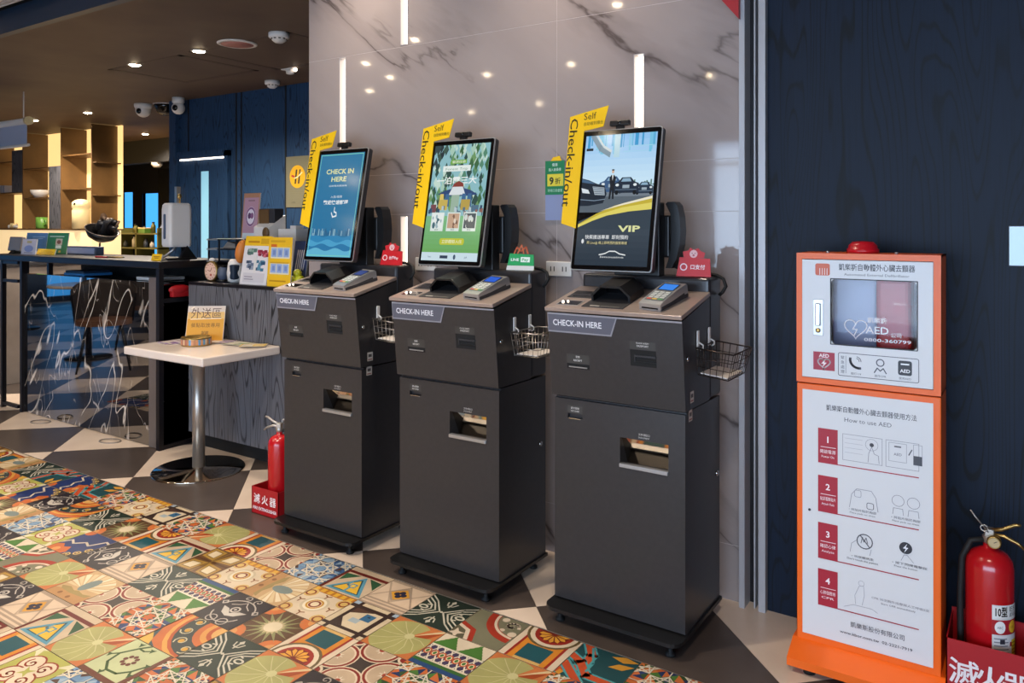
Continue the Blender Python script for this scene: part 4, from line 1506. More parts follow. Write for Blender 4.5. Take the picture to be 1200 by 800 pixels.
pay_card(KIOSKS[0][0], .175, '#c9141f', 'bright red payment card sign on the blue-screen kiosk', [(('台灣Pay',), (.012, .026), .012, '#f4dede', .05)], True)
pay_card(KIOSKS[1][0], .165, '#149a52', 'green payment card sign with white lower strip on the forest-advert kiosk', [(('LINE',), (-.025, .036), .011, '#eef6ee', .035), (('Pay',), (.02, .037), .011, '#149a52', .028)], False)
pay_card(KIOSKS[2][0], .165, '#c9141f', 'red payment card sign with round emblem on the car-advert kiosk', [(('口支付',), (.014, .026), .013, '#f4e4e4', .05)], True)


# wire baskets hung on the right sides
def basket(k, m, label, paper, tilt):
    o = Vector(k.location) + Vector((.2445, 0, .96))
    t = thing('wire_basket', label, 'basket', o)
    x0, x1, y0, y1 = .012, .132, -.115, .075
    dz = -.085
    R_ = Tm(0, 0, 0, ry=tilt)
    def P_(x, y, z):
        return R_ @ Vector((x, y, z))
    MB().tube([P_(x0, y0, 0), P_(x1, y0, 0), P_(x1, y1, 0), P_(x0, y1, 0)], .0026, m, 6, closed=True).tube([P_(x0 + .01, y0 + .012, dz), P_(x1 - .012, y0 + .012, dz), P_(x1 - .012, y1 - .012, dz), P_(x0 + .01, y1 - .012, dz)], .0018, m, 6, closed=True).build('rim', t)
    mb = MB()
    for z, f in ((-.03, .35), (-.058, .68)):
        mb.tube([P_(x0 + .01 * f, y0 + .012 * f, z), P_(x1 - .012 * f, y0 + .012 * f, z), P_(x1 - .012 * f, y1 - .012 * f, z), P_(x0 + .01 * f, y1 - .012 * f, z)], .0013, m, 5, closed=True)
    n1, n2 = 5, 8
    for q in range(n1 + 1):
        f = q / n1
        xa, xb = x0 + (x1 - x0) * f, x0 + .01 + (x1 - .022 - x0) * f
        mb.tube([P_(xa, y0, 0), P_(xb, y0 + .012, dz), P_(xb, y1 - .012, dz), P_(xa, y1, 0)], .0012, m, 5)
    for q in range(n2 + 1):
        f = q / n2
        ya, yb = y0 + (y1 - y0) * f, y0 + .012 + (y1 - .024 - y0) * f
        mb.tube([P_(x0, ya, 0), P_(x0 + .01, yb, dz), P_(x1 - .012, yb, dz), P_(x1, ya, 0)], .0012, m, 5)
    mb.build('wire_mesh', t)
    for y in (-.075, .03):
        MB().box(0, .006, y - .009, y + .009, -.012, .05, 'white_plastic', .003).tube([(.004, y, .012), (.02, y, .004), (.02, y, -.006), (.01, y, -.012)], .0028, 'white_plastic', 6).build('adhesive_hook', t)
    if paper:
        s_ = MB().add([P_(x0 + .014, y0 + .02, dz + .006), P_(x1 - .018, y0 + .02, dz + .006), P_(x1 - .018, y1 - .02, dz + .006), P_(x0 + .014, y1 - .02, dz + .006), P_(x0 + .014, y0 + .02, dz + .003), P_(x1 - .018, y0 + .02, dz + .003), P_(x1 - .018, y1 - .02, dz + .003), P_(x0 + .014, y1 - .02, dz + .003)], [(0, 1, 2, 3), (7, 6, 5, 4), (0, 4, 5, 1), (1, 5, 6, 2), (2, 6, 7, 3), (3, 7, 4, 0)], 'paper').build('paper_slips')
        s_.location = o
        tag(s_, 'pale paper slips lying in the wire basket of the ' + paper, 'paper')


basket(KIOSKS[0][0], 'wire_steel', 'steel wire basket hung beside the blue-screen kiosk, between two kiosks', 'blue-screen kiosk', 0.06)
basket(KIOSKS[1][0], 'wire_steel', 'bright steel wire basket with white hooks on the forest-advert kiosk', 'forest-advert kiosk', 0.0)
basket(KIOSKS[2][0], 'wire_dark', 'dark bronze wire basket on the car-advert kiosk beside the steel jamb', 'car-advert kiosk', 0.10)
# ------------------------------------------------------------------ AED cabinet on its stand
AY = 2.5


def A(px, py, y=AY):
    c = ony(px, py, y)
    return c.x - AX, c.z


AX = -.4146
aed = thing('defibrillator_cabinet', 'tall orange defibrillator cabinet with white instruction panel, against the navy wall', 'cabinet', (AX, AY, 0))
hw, dp = .1965, .15
# shell of the upper box: back, sides, top, bottom so that the window shows a real inside
up0, up1 = .868, 1.265
mb = MB()
mb.box(-hw, -hw + .006, 0, dp, up0, up1, 'orange_paint').box(hw - .006, hw, 0, dp, up0, up1, 'orange_paint').box(-hw, hw, 0, dp, up1 - .006, up1, 'orange_paint').box(-hw, hw, 0, dp, up0, up0 + .006, 'orange_paint').box(-hw, hw, dp - .006, dp, up0, up1, 'white_paint')
for a, b, c, d in minus([(-hw, hw, up0, up1)], (-.180, .178, up0 + .016, up1 - .018)):
    mb.box(a, b, -.004, .0, c, d, 'orange_paint')
mb.build('upper_box', aed)
wx0, wz1 = A(973.7, 326)
wx1, wz0 = A(1075.7, 411)
mb = MB()
for a, b, c, d in minus([(-.179, .177, up0 + .018, up1 - .02)], (wx0, wx1, wz0, wz1)):
    mb.box(a, b, -.006, .004, c, d, 'white_paint')
# rounded corners of the window
r = .018
for sx, sz in ((0, 0), (1, 0), (0, 1), (1, 1)):
    cx, cz = (wx0, wx1)[sx], (wz0, wz1)[sz]
    s1, s2 = 1 - 2 * sx, 1 - 2 * sz
    fil = [(cx, cz), (cx + s1 * r, cz)] + [(cx + s1 * r - s1 * r * math.sin(math.radians(t)), cz + s2 * r - s2 * r * math.cos(math.radians(t))) for t in (15, 30, 45, 60, 75)] + [(cx, cz + s2 * r)]
    mb.prism(fil, -.006, .004, 'white_paint', 'y')
dr_ = mb.build('cabinet_door', aed)
mb = MB()
for a, b, c, d in ((wx0, wx1, wz0 - .001, wz0 + .002), (wx0, wx1, wz1 - .002, wz1 + .001), (wx0 - .001, wx0 + .002, wz0, wz1), (wx1 - .002, wx1 + .001, wz0, wz1)):
    mb.box(a, b, -.0065, -.001, c, d, 'dark_grey')
mb.build('window_gasket', dr_)
MB().box(wx0, wx1, -.003, -.001, wz0, wz1, 'glass').build('window_pane', dr_)
p = Pic()
x, z = A(1027, 317); p.text('凱樂斯自動體外心臟去顫器', x, z, .016, '#3c3c44', 'c', bold=.01, width=.205)
x, z = A(1027, 325); p.text('Automated External Defibrillator', x, z + .003, .0075, '#55555c', 'c', width=.175)
x0, z1 = A(956, 307.5); x1, z0 = A(973, 322)
p.poly(rrect(x0, z0 - .002, x1, z1 - .002, .006), '#d0603f')
for q in range(4):
    p.rect(x0 + .012 + q * .007, z0, x0 + .014 + q * .007, z0 + .02, '#e8d5cf')
x0, z1 = A(953.7, 411); x1, z0 = A(978.7, 434.5)
p.rect(x0, z0, x1, z1, '#a01c36')
cx, cz = (x0 + x1) / 2, (z0 + z1) / 2
p.text('AED', cx, z1 - .016, .011, '#f0e4e6', 'c', bold=.02)
def heart(p, cx, cz, s, col, w):
    pts = []
    for k in range(33):
        t = 2 * PI * k / 32
        pts.append((cx + s * 16 * math.sin(t) ** 3 / 17, cz + s * (13 * math.cos(t) - 5 * math.cos(2 * t) - 2 * math.cos(3 * t) - math.cos(4 * t)) / 17))
    return p.line(pts, w, col) if w else p.poly(pts[:-1], col)
heart(p, cx, cz - .006, .0185, '#f0e4e6', .004)
p.poly([(cx + .004, cz + .006), (cx - .008, cz - .008), (cx - .001, cz - .008), (cx - .005, cz - .020), (cx + .008, cz - .004), (cx + .001, cz - .004)], '#f0e4e6')
x0, z1 = A(983, 412.5); x1, _ = A(1077, 412.5)
z0 = z1 - .068
p.line(rrect(x0, z0, x1, z1, .005), .0018, '#4a4a55', True)
for q, t_ in enumerate('緊急處理'):
    p.text(t_, x0 + .012, z1 - .018 - q * .014, .008, '#4a4a55', 'c')
p.line([(x0 + .021, z0 + .008), (x0 + .021, z1 - .008)], .001, '#4a4a55')
cx = x0 + .045
p.line(arc(cx + .012, (z0 + z1) / 2 + .016, .024, 170, 280, 8), .007, '#4a4a55').line(arc(cx + .004, z1 - .022, .014, 0, 80, 5), .002, '#4a4a55').line(arc(cx + .004, z1 - .022, .009, 0, 80, 5), .002, '#4a4a55').text('撥打119', cx + .004, z0 + .006, .006, '#4a4a55', 'c')
cx = x0 + .115
p.ring(cx, z1 - .02, .010, .003, '#4a4a55', n=14).line([(cx - .016, z0 + .018), (cx - .008, z0 + .032), (cx, z0 + .024), (cx + .008, z0 + .032), (cx + .016, z0 + .018)], .003, '#4a4a55').text('施作CPR', cx, z0 + .006, .006, '#4a4a55', 'c')
cx = x0 + .18
p.poly(rrect(cx - .018, z0 + .018, cx + .018, z1 - .008, .006), '#22222a').text('AED', cx, z0 + .026, .010, '#f0f0f2', 'c', bold=.02).rect(cx - .011, z1 - .02, cx + .011, z1 - .016, '#f0f0f2').text('使用AED', cx, z0 + .006, .006, '#4a4a55', 'c')
pic_obj(p, 'door_print', dr_, (0, -.006, 0))
# lettering on the pane
p = Pic()
x, z = A(1003, 384)
heart(p, x, z, .033, '#e8e4ea', .003)
p.line([(x + .004, z + .018), (x - .008, z - .004), (x + .004, z - .004), (x - .004, z - .022)], .003, '#e8e4ea')
x, z = A(1028, 378); p.text('凱樂斯', x, z, .013, '#e8e4ea', 'c', bold=.01, width=.052)
x, z = A(1028, 391); p.text('AED', x, z, .022, '#e8e4ea', 'c', bold=.01, width=.062)
x, z = A(1044, 393); p.text('公司', x, z - .004, .011, '#e8e4ea', 'l')
x, z = A(1040, 402); p.text('0800-360799', x, z + .002, .010, '#e8e4ea', 'c', bold=.01, width=.125)
pic_obj(p, 'pane_lettering', dr_, (0, -.0032, 0), lift=.0002)
x0, z1 = A(953.7, 350); x1, z0 = A(965.5, 393)
lt = MB().box(x0, x1, -.009, -.006, z0, z1, 'silver', .001).build('latch', dr_)
MB().box(x0 + .007, x1 - .007, -.016, -.009, z0 + .03, z1 - .012, 'chrome', .003).build('latch_paddle', lt)
MB().lathe([(.007, 0), (.007, .004), (.003, .005)], 'brass', X=Tm((x0 + x1) / 2, -.009, z0 + .016, rx=PI / 2), n=14).build('lock', lt)
# lower pedestal
mb = MB().box(-hw, hw, 0, dp, .072, up0 - .004, 'orange_paint', .003)
mb.build('pedestal', aed)
MB().box(-.179, .177, -.003, .001, .098, up0 - .022, 'white_paint').build('instruction_panel', aed)
MB().prism([(-.0, .078), (-.075, .045), (-.075, .022), (dp + .09, .022), (dp + .09, .06), (dp, .078)], -.208, .208, 'orange_paint', 'x').build('plinth', aed)
for x in (-.15, .15):
    for y in (-.04, .2):
        MB().lathe([(.018, 0), (.018, .022)], 'rubber', x, y, 14).build('foot', aed)
al = MB().lathe([(.046, 0), (.046, .012), (.042, .014), (.040, .024), (.030, .034), (.0001, .037)], 'red_plastic', -.02, .075, 24, X=Tm(0, 0, up1)).build('alarm_beacon', aed)
for x in (-.11, .08):
    MB().lathe([(.005, up1), (.005, up1 + .006)], 'silver', x, .02, 10).build('screw', aed)
p = Pic()
x, z = A(1020, 486); p.text('凱樂斯自動體外心臟去顫器使用方法', x, z, .014, '#3a3a42', 'c', bold=.005, width=.245)
x, z = A(1017, 497); p.text('How to use AED', x, z, .013, '#55555c', 'c', width=.128)
RX0, RX1 = A(959, 520)[0], A(982, 520)[0]
LX1 = A(1077, 540)[0]
for q, (ya, yb, h, s1) in enumerate(((500.5, 541, '開啟電源', 'Power On'), (555.5, 598, '貼妥電擊貼片', 'Attach Pads'), (610.5, 652.5, '確認心律', 'Analyze'), (664.5, 707, '心肺復甦術', 'CPR'))):
    z1, z0 = A(959, ya)[1], A(959, yb)[1]
    p.rect(RX0, z0, RX1, z1, '#a5182f')
    cx = (RX0 + RX1) / 2
    p.text(str(q + 1), cx, z1 - .042, .019, '#f2e6e8', 'c', bold=.02)
    p.line([(RX0 + .008, z1 - .056), (RX1 - .006, z1 - .056)], .0016, '#f2e6e8')
    p.text(h, cx, z1 - .074, .009, '#f2e6e8', 'c', width=.044).text(s1, cx, z1 - .088, .007, '#f2e6e8', 'c', width=.036)
    p.rect(RX1, z0, LX1, z0 + .003, '#a5182f')
    g = '#83838c'
    a0 = RX1 + .014
    if q == 0:
        p.line([(a0, z0 + .02), (a0 + .108, z0 + .02), (a0 + .108, z1 - .008), (a0, z1 - .008)], .0012, g, True).line([(a0 + .118, z0 + .02), (LX1, z0 + .02), (LX1, z1 - .008), (a0 + .118, z1 - .008)], .0012, g, True)
        for t in range(4):
            p.line([(a0 + .006, z1 - .02 - t * .014), (a0 + .055, z1 - .02 - t * .014)], .001, '#a9a9b0')
        p.disc(a0 + .08, z1 - .03, .006, '#3a3a42', 10).ring(a0 + .08, z1 - .03, .017, .001, g, n=14).line([(a0 + .07, z0 + .024), (a0 + .072, z0 + .05), (a0 + .08, z1 - .036), (a0 + .087, z0 + .05), (a0 + .098, z0 + .046), (a0 + .1, z0 + .024)], .0015, g)
        p.line([(a0 + .126, z0 + .038), (a0 + .172, z0 + .038), (a0 + .172, z1 - .014), (a0 + .126, z1 - .014)], .001, g, True).text('AED', a0 + .149, z1 - .05, .008, '#5a5a62', 'c').rect(a0 + .14, z1 - .026, a0 + .158, z1 - .022, '#5a5a62')
        p.line([(a0 + .19, z0 + .036), (a0 + .212, z0 + .036), (a0 + .212, z1 - .012), (a0 + .19, z1 - .012)], .001, g, True).rect(a0 + .19, z0 + .036, a0 + .212, z0 + .062, '#44444c').line([(a0 + .178, z0 + .062), (a0 + .186, z0 + .078)], .003, '#5a5a62')
    elif q == 1:
        for cx_, s in ((a0 + .055, 1), (a0 + .17, 0)):
            if s:
                p.line([(cx_ - .036, z0 + .03), (cx_ - .03, z0 + .07), (cx_ - .016, z0 + .088), (cx_ + .024, z0 + .088), (cx_ + .036, z0 + .07), (cx_ + .042, z0 + .03)], .0014, g).line(rrect(cx_ - .022, z0 + .064, cx_ - .004, z0 + .084, .004, 2), .0012, g, True).line(rrect(cx_ + .012, z0 + .034, cx_ + .03, z0 + .052, .004, 2), .0016, '#5a5a62', True)
            else:
                for d in (-.02, .02):
                    p.ring(cx_ + d, z0 + .074, .016, .0012, g, n=14).line([(cx_ + d - .014, z0 + .034), (cx_ + d - .012, z0 + .052), (cx_ + d + .012, z0 + .052), (cx_ + d + .014, z0 + .034)], .0012, g)
            p.text('▸ 將貼片貼於胸部', cx_, z0 + .022, .006, '#66666e', 'c', width=.075).text('Place pads on chest', cx_, z0 + .013, .005, '#66666e', 'c', width=.07)
    elif q == 2:
        cx_ = a0 + .055
        p.ring(cx_ + .006, z0 + .078, .021, .003, '#4a4a52', n=18).line([(cx_ - .006, z0 + .094), (cx_ + .02, z0 + .062)], .003, '#4a4a52').line([(cx_ - .034, z0 + .04), (cx_ - .03, z0 + .066), (cx_ - .016, z0 + .078)], .0013, g).line([(cx_ + .02, z0 + .04), (cx_ + .024, z0 + .058)], .0013, g)
        p.line([(cx_ - .004, z0 + .072), (cx_ + .0, z0 + .09), (cx_ + .004, z0 + .076), (cx_ + .01, z0 + .09), (cx_ + .014, z0 + .074)], .002, '#5a5a62')
        p.text('▸ 勿接觸病患', cx_, z0 + .026, .006, '#55555e', 'c', width=.06).text("Don't touch the patient", cx_, z0 + .017, .006, '#44444c', 'c', width=.085)
        cx_ = a0 + .17
        p.disc(cx_, z0 + .084, .017, '#2c2c34', 18).poly([(cx_ + .004, z0 + .097), (cx_ - .007, z0 + .082), (cx_, z0 + .082), (cx_ - .004, z0 + .070), (cx_ + .007, z0 + .086), (cx_, z0 + .086)], '#e6e6ee')
        p.line([(cx_ - .012, z0 + .046), (cx_ - .004, z0 + .064), (cx_ + .004, z0 + .064), (cx_ + .02, z0 + .046)], .0012, g).text('▸ 按下閃爍電擊鈕', cx_ + .01, z0 + .034, .006, '#55555e', 'c', width=.09).text('Press the button', cx_, z0 + .025, .0055, '#55555e', 'c', width=.06)
    else:
        cx_ = a0 + .05
        p.line([(cx_ - .046, z0 + .014), (cx_ - .02, z0 + .026), (cx_ + .03, z0 + .026), (cx_ + .046, z0 + .018)], .0012, '#a0a0a8').line([(cx_ - .014, z0 + .03), (cx_ - .016, z0 + .055), (cx_ - .004, z0 + .085), (cx_ + .008, z0 + .088), (cx_ + .01, z0 + .06), (cx_ + .004, z0 + .03)], .0012, '#a0a0a8').ring(cx_ + .002, z0 + .094, .008, .001, '#a0a0a8', n=10)
        p.text('CPR 30次胸外按壓與人工呼吸2次', a0 + .155, z0 + .058, .006, '#8a8a92', 'c', width=.15).text('Start CPR immediately', a0 + .15, z0 + .047, .0055, '#77777e', 'c', width=.09)
x, z = A(1028, 741); p.text('凱樂斯股份有限公司', x, z, .013, '#4a4a52', 'c', width=.145)
x, z = A(1026, 751); p.text('www.kbor.com.tw  02-2221-7919', x, z, .0085, '#44444c', 'c', bold=.01, width=.195)
pic_obj(p, 'instruction_print', aed, (0, -.003, 0))
MB().lathe([(.004, 0), (.004, .002)], 'dark_grey', X=Tm(-.158, -.003, A(947, 596)[1], rx=PI / 2), n=8).build('panel_lock', aed)
# red soft case standing inside, with a blue-grey unit beside it
cs = thing('defibrillator_case', 'dark red soft case standing inside the orange cabinet window', 'case', (AX, AY, up0 + .006))
x0, x1 = A(1026, 380, AY + .05)[0], A(1073, 380, AY + .05)[0]
MB().box(x0, x1 - .012, .05, .13, 0, .318, 'red_box', .015, 3).build('shell', cs)
p = Pic().text('DEFIBRILLATOR', (x0 + x1) / 2 + .012, .24, .006, '#d8b0b8', 'c', width=.035)
pic_obj(p, 'case_lettering', cs, (0, .0495, 0))
mat('lilac_board', '#8a93b4', 0.35)
x2 = A(974, 380, AY + .1)[0]
bd = MB().box(x2 + .004, x0 - .004, .10, .13, 0, .33, 'lilac_board', .006).build('info_board')
bd.location = (AX, AY, up0 + .006)
tag(bd, 'pale lilac board inside the orange cabinet, next to the red case', 'board')


# ------------------------------------------------------------------ fire extinguishers and their red boxes
def extinguisher(x, y, z0, r, hb, label, rotz, big, seal='brass'):
    t = thing('fire_extinguisher', label, 'extinguisher', (x, y, z0), rotz)
    MB().lathe([(r * .9, 0), (r, .01), (r, hb - r * .75), (r * .93, hb - r * .4), (r * .72, hb - r * .12), (r * .4, hb + r * .05), (r * .26, hb + r * .12), (r * .26, hb + r * .3)], 'red_paint', n=32).build('cylinder', t)
    v = MB().lathe([(r * .24, 0), (r * .3, .006), (r * .3, .02), (r * .22, .024), (r * .22, .036)], 'steel', n=16, X=Tm(0, 0, hb + r * .28)).box(-.012, .012, -.014, .014, hb + r * .28 + .02, hb + r * .28 + .042, 'steel', .003)
    v.build('valve', t)
    zt = hb + r * .28 + .034
    MB().tube([(-.006, 0, zt), (.03, -.004, zt + .012), (.062, -.008, zt + .032), (.075, -.01, zt + .034)], [.006, .0055, .005, .004], seal, 6).build('squeeze_lever', t)
    MB().tube([(-.006, 0, zt - .008), (.035, -.004, zt - .006), (.068, -.008, zt - .018), (.082, -.01, zt - .03)], [.006, .0055, .005, .004], seal, 6).build('carry_handle', t)
    MB().tube([(-.002, -.014, zt), (-.03, -.018, zt + .035), (-.045, -.02, zt + .056)], .0022, 'steel', 5).tube([(math.cos(q * PI / 4) * .009 - .012, -.02, zt + .012 + math.sin(q * PI / 4) * .009) for q in range(8)], .002, 'steel', 5, closed=True).build('safety_pin', t)
    g = MB().lathe([(r * .26, 0), (r * .3, .004), (r * .3, .016), (r * .26, .02)], 'brass', n=18, X=Tm(.012, -.012, hb + r * .5, rx=PI / 2)).build('gauge', t)
    p = Pic().disc(0, 0, r * .22, '#b9a37a', 16).line([(0, 0), (r * .12, r * .08)], .002, '#3a2a20')
    pic_obj(p, 'gauge_dial', g, (.012, -.0322, hb + r * .5))
    MB().tube([(-.01, -.004, hb + r * .45), (-r * .75, -.012, hb + r * .32), (-r * 1.1, -.016, hb - .03), (-r * 1.18, -.016, hb * .7), (-r * 1.16, -.016, hb * .3), (-r * 1.05, -.02, .035)], .0085, 'rubber', 8).build('hose', t)
    MB().tube([(-r * 1.05, -.02, .035), (-r * .98, -.022, .005)], [.01, .013], 'rubber', 8).build('nozzle', t)
    # printed label wrapped round the front
    p = Pic()
    H = hb * .58
    if big:
        p.rect(0, 0, 1, 1, '#d2d0d0').rect(0, .86, 1, 1, '#dad8d6').text('10型', .1, .885, .085, '#22201f', 'l', bold=.03, width=.42).text('乾粉', .6, .93, .05, '#22201f', 'l', width=.34).text('滅火器', .6, .875, .04, '#22201f', 'l', width=.34)
        p.rect(0, .68, 1, .84, '#a3222c').disc(.26, .76, .18, '#e8e6e6', 16, ry=.068).disc(.76, .76, .18, '#e0a820', 16, ry=.068).text('ABC', .26, .745, .028, '#3a4a58', 'c', width=.2).text('A B C', .76, .745, .028, '#8a5a12', 'c', width=.2)
        rnd = random.Random(3)
        for q in range(15):
            p.rect(.06, .63 - q * .038, .06 + rnd.uniform(.4, .58), .642 - q * .038, '#7a7a82')
        p.rect(.7, .16, .98, .62, '#d0b02a').rect(.25, .58, .42, .63, '#34343c').rect(.62, .55, .72, .6, '#a3222c')
        for q in range(11):
            p.rect(.74, .58 - q * .038, .95, .592 - q * .038, '#8a7420')
    else:
        p.rect(0, 0, 1, 1, '#d8cfc8').rect(.1, .8, .9, .95, '#b9282c')
        for q in range(8):
            p.rect(.12, .7 - q * .08, .8, .73 - q * .08, '#8a8a8a')
    a0, a1 = (math.radians(-82), math.radians(-8)) if big else (math.radians(-178), math.radians(-118))
    mbl = MB()
    rr = r + .0006
    for pts, col, lay in p.ops:
        # split along u so that the print follows the curve
        for s in range(10):
            q = clip_poly(pts, (s / 10, -1, (s + 1) / 10, 2))
            if len(q) < 3:
                continue
            vs = []
            for (u, w) in q:
                an = a0 + (a1 - a0) * u
                ra = rr + 1.5e-5 * lay
                vs.append((ra * math.cos(an), ra * math.sin(an), hb * .12 + w * H))
            mbl.add(vs, [tuple(range(len(vs)))], 'print_gloss', False, col)
    mbl.build('label', t, fix=False)
    return t


def ext_box(x0, x1, y0, y1, h, label, big):
    cx, cy = (x0 + x1) / 2, (y0 + y1) / 2
    t = thing('extinguisher_box', label, 'box', (cx, cy, 0))
    a, b = (x1 - x0) / 2, (y1 - y0) / 2
    w = .003
    MB().box(-a, a, -b, -b + w, 0, h, 'red_box').box(-a, a, b - w, b, 0, h * 1.05, 'red_box').box(-a, -a + w, -b, b, 0, h, 'red_box').box(a - w, a, -b, b, 0, h, 'red_box').box(-a, a, -b, b, 0, w, 'red_box').build('tray', t)
    s = 2 * a / .21
    p = Pic()
    for q, ch in enumerate('滅火器'):
        p.text(ch, (-.062 + q * .062) * s, h * .45, h * .27, '#e6dfe0', 'c', bold=.012)
    pic_obj(p, 'character_lettering', t, (0, -b, 0))
    p = Pic()
    p.text('FIRE EXTINGUISHER', 0, h * .17, h * .12, '#e6dfe0', 'c', bold=.02, width=.185 * s)
    pic_obj(p, 'english_lettering', t, (0, -b, 0))


ext_box(-.204, .008, 2.475, 2.665, .205, 'large red extinguisher box with white lettering, beside the orange cabinet', True)
extinguisher(-.105, 2.575, .004, .060, .435, 'large red fire extinguisher labelled 10, standing beside the orange cabinet', 0.0, True)
ext_box(-3.06, -2.872, 2.372, 2.50, .125, 'small red extinguisher box on the floor beside the blue-screen kiosk', False)
extinguisher(-2.945, 2.44, .004, .053, .36, 'slim red fire extinguisher standing beside the blue-screen kiosk', math.radians(205), False, 'steel')

mat('steel_plate', '#7f8890', 0.3, 0.7)
# switch plate on the navy panel
sp = thing('switch_plate', 'square brushed steel switch plate on the navy wall panel', 'switch', (-.005, WY, 1.288))
MB().box(-.06, .06, -.008, 0, -.061, .061, 'steel_plate', .003).build('plate', sp)
MB().lathe([(.014, 0), (.014, .004), (.008, .006)], 'chrome', X=Tm(.012, -.008, .01, rx=PI / 2), n=16).build('key_switch', sp)
# red sign at the head of the jamb
rs_ = thing('red_sign', 'red sign bracket high beside the steel jamb', 'sign', (-.875, 2.74, 2.075))
MB().prism([(-.07, .10), (.012, .0), (.012, .13), (-.07, .17)], -.02, .02, 'red_box', 'y').build('sign_body', rs_)
# green nine-percent card on the marble, in an acrylic pocket
gc = thing('discount_card', 'green card printed 9 in a clear pocket on the marble wall', 'sign', (-1.641, WY, 1.475))
MB().box(-.046, .046, -.004, 0, -.105, .14, 'lilac_board').build('pocket', gc)
p = Pic().rect(-.046, 0, .046, .14, '#1c7a4c').rect(-.036, .035, .04, .085, '#d8c93a').text('9', -.016, .043, .03, '#1f2a1c', 'c', bold=.04).text('折', .014, .046, .02, '#1f2a1c', 'c', bold=.02)
p.text('優惠', .0, .118, .010, '#dfeee4', 'c').text('加入會員享', .0, .098, .010, '#dfeee4', 'c', width=.06).text('現場訂房優惠', 0, .012, .010, '#b9dcc6', 'c', width=.07)
pic_obj(p, 'card_print', gc, (0, -.004, 0))
MB().prism([(-.02, .139), (.03, .139), (.022, .158), (-.008, .154)], -.005, -.001, 'yellow_sheet', 'y').build('corner_flag', gc)
# socket boxes on the wall behind the kiosks
for x, lb in ((-1.62, 'white wall socket behind the gap between forest and car kiosks'), (-2.33, 'white wall socket behind the gap between blue and forest kiosks')):
    so = thing('wall_socket', lb, 'socket', (x, WY, 1.17))
    MB().box(-.06, .06, -.012, 0, -.03, .03, 'white_plastic', .003).build('plate', so)
    for d in (-.028, .028):
        MB().box(d - .01, d - .006, -.013, -.0115, -.01, .01, 'black_plastic').box(d + .006, d + .010, -.013, -.0115, -.01, .01, 'black_plastic').build('slot_pair', so)

# ------------------------------------------------------------------ pedestal table and what lies on it
TZ = .685
tb = thing('pedestal_table', 'white rectangular pedestal table with steel column and round base', 'table', (-3.80, 2.618, 0))
MB().box(-.355, .355, -.242, .242, TZ - .045, TZ, 'white_laminate', .008, 3).build('table_top', tb)
MB().tube([(-.03, 0, .012), (-.03, 0, TZ - .045)], .033, 'steel', 24).build('column', tb)
MB().lathe([(.245, 0), (.245, .006), (.238, .011), (.04, .014), (.034, .02)], 'mirror_steel', -.03, 0, 44).build('base', tb)
c = onz(239, 400, TZ)
st = thing('table_sign', 'yellow card with large Chinese characters propped on the white table', 'sign', (c.x, c.y, TZ))
st.rotation_euler = (0, 0, math.radians(38))
X = Tm(0, 0, 0, rx=math.radians(-17))
MB().box(-.105, .105, -.002, .002, 0, .205, 'white_plastic', X=X).build('board', st)
MB().prism([(.0, 0), (.1, 0), (.058, .19)], -.004, .004, 'white_plastic', 'x').build('strut', st)
p = Pic().rect(-.103, .002, .103, .203, '#d79a2a').rect(-.103, .13, .103, .203, '#dcb26a').rect(-.103, .17, .103, .203, '#cfc0b4')
p.text('外送區', 0, .138, .048, '#5a4038', 'c', bold=.0, width=.17).line([(-.085, .128), (.085, .132)], .004, '#efe0c8').line([(-.085, .19), (-.07, .2)], .006, '#efe0c8').text('餐點取放專用', 0, .083, .02, '#6a4416', 'c', width=.16).text('謝謝', 0, .04, .018, '#6a4416', 'c', width=.04)
pic_obj(p, 'sign_print', st, X @ Vector((0, -.002, 0)), X.to_3x3() @ Vector((1, 0, 0)), X.to_3x3() @ Vector((0, 0, 1)))
c = onz(230, 404, TZ)
tn = thing('round_tin', 'low round tin with a coloured picture band on the white table', 'tin', (c.x, c.y, TZ))
MB().lathe([(.078, 0), (.08, .004), (.08, .042), (.078, .046), (.074, .046), (.074, .03), (.0001, .03)], 'brass', n=32).build('tin', tn)
mb = MB()
rnd = random.Random(6)
for k in range(40):
    a0, a1 = 2 * PI * k / 40, 2 * PI * (k + 1) / 40
    col = rnd.choice(['#b07a52', '#7fa8c0', '#c98a5a', '#5f93b5', '#d8b890', '#a86a58'])
    mb.add([(.0806 * math.cos(a0), .0806 * math.sin(a0), .008), (.0806 * math.cos(a1), .0806 * math.sin(a1), .008), (.0806 * math.cos(a1), .0806 * math.sin(a1), .038), (.0806 * math.cos(a0), .0806 * math.sin(a0), .038)], [(0, 1, 2, 3)], 'print', False, lin(col))
mb.build('picture_band', tn, fix=False)
LF = [((200, 401), 20, '#6a5490', 'purple leaflet lying behind the round tin on the white table'), ((183, 399), -12, '#8f6fa8', 'mauve leaflet lying at the back corner of the white table'), ((274, 399), 30, '#8a6a9c', 'violet leaflet lying behind the yellow sign on the white table'),
      ((290, 402), 12, '#8d9a6c', 'olive green leaflet lying on the white table'), ((310, 404), 40, '#d9b23a', 'yellow edged leaflet lying at the kiosk end of the white table')]
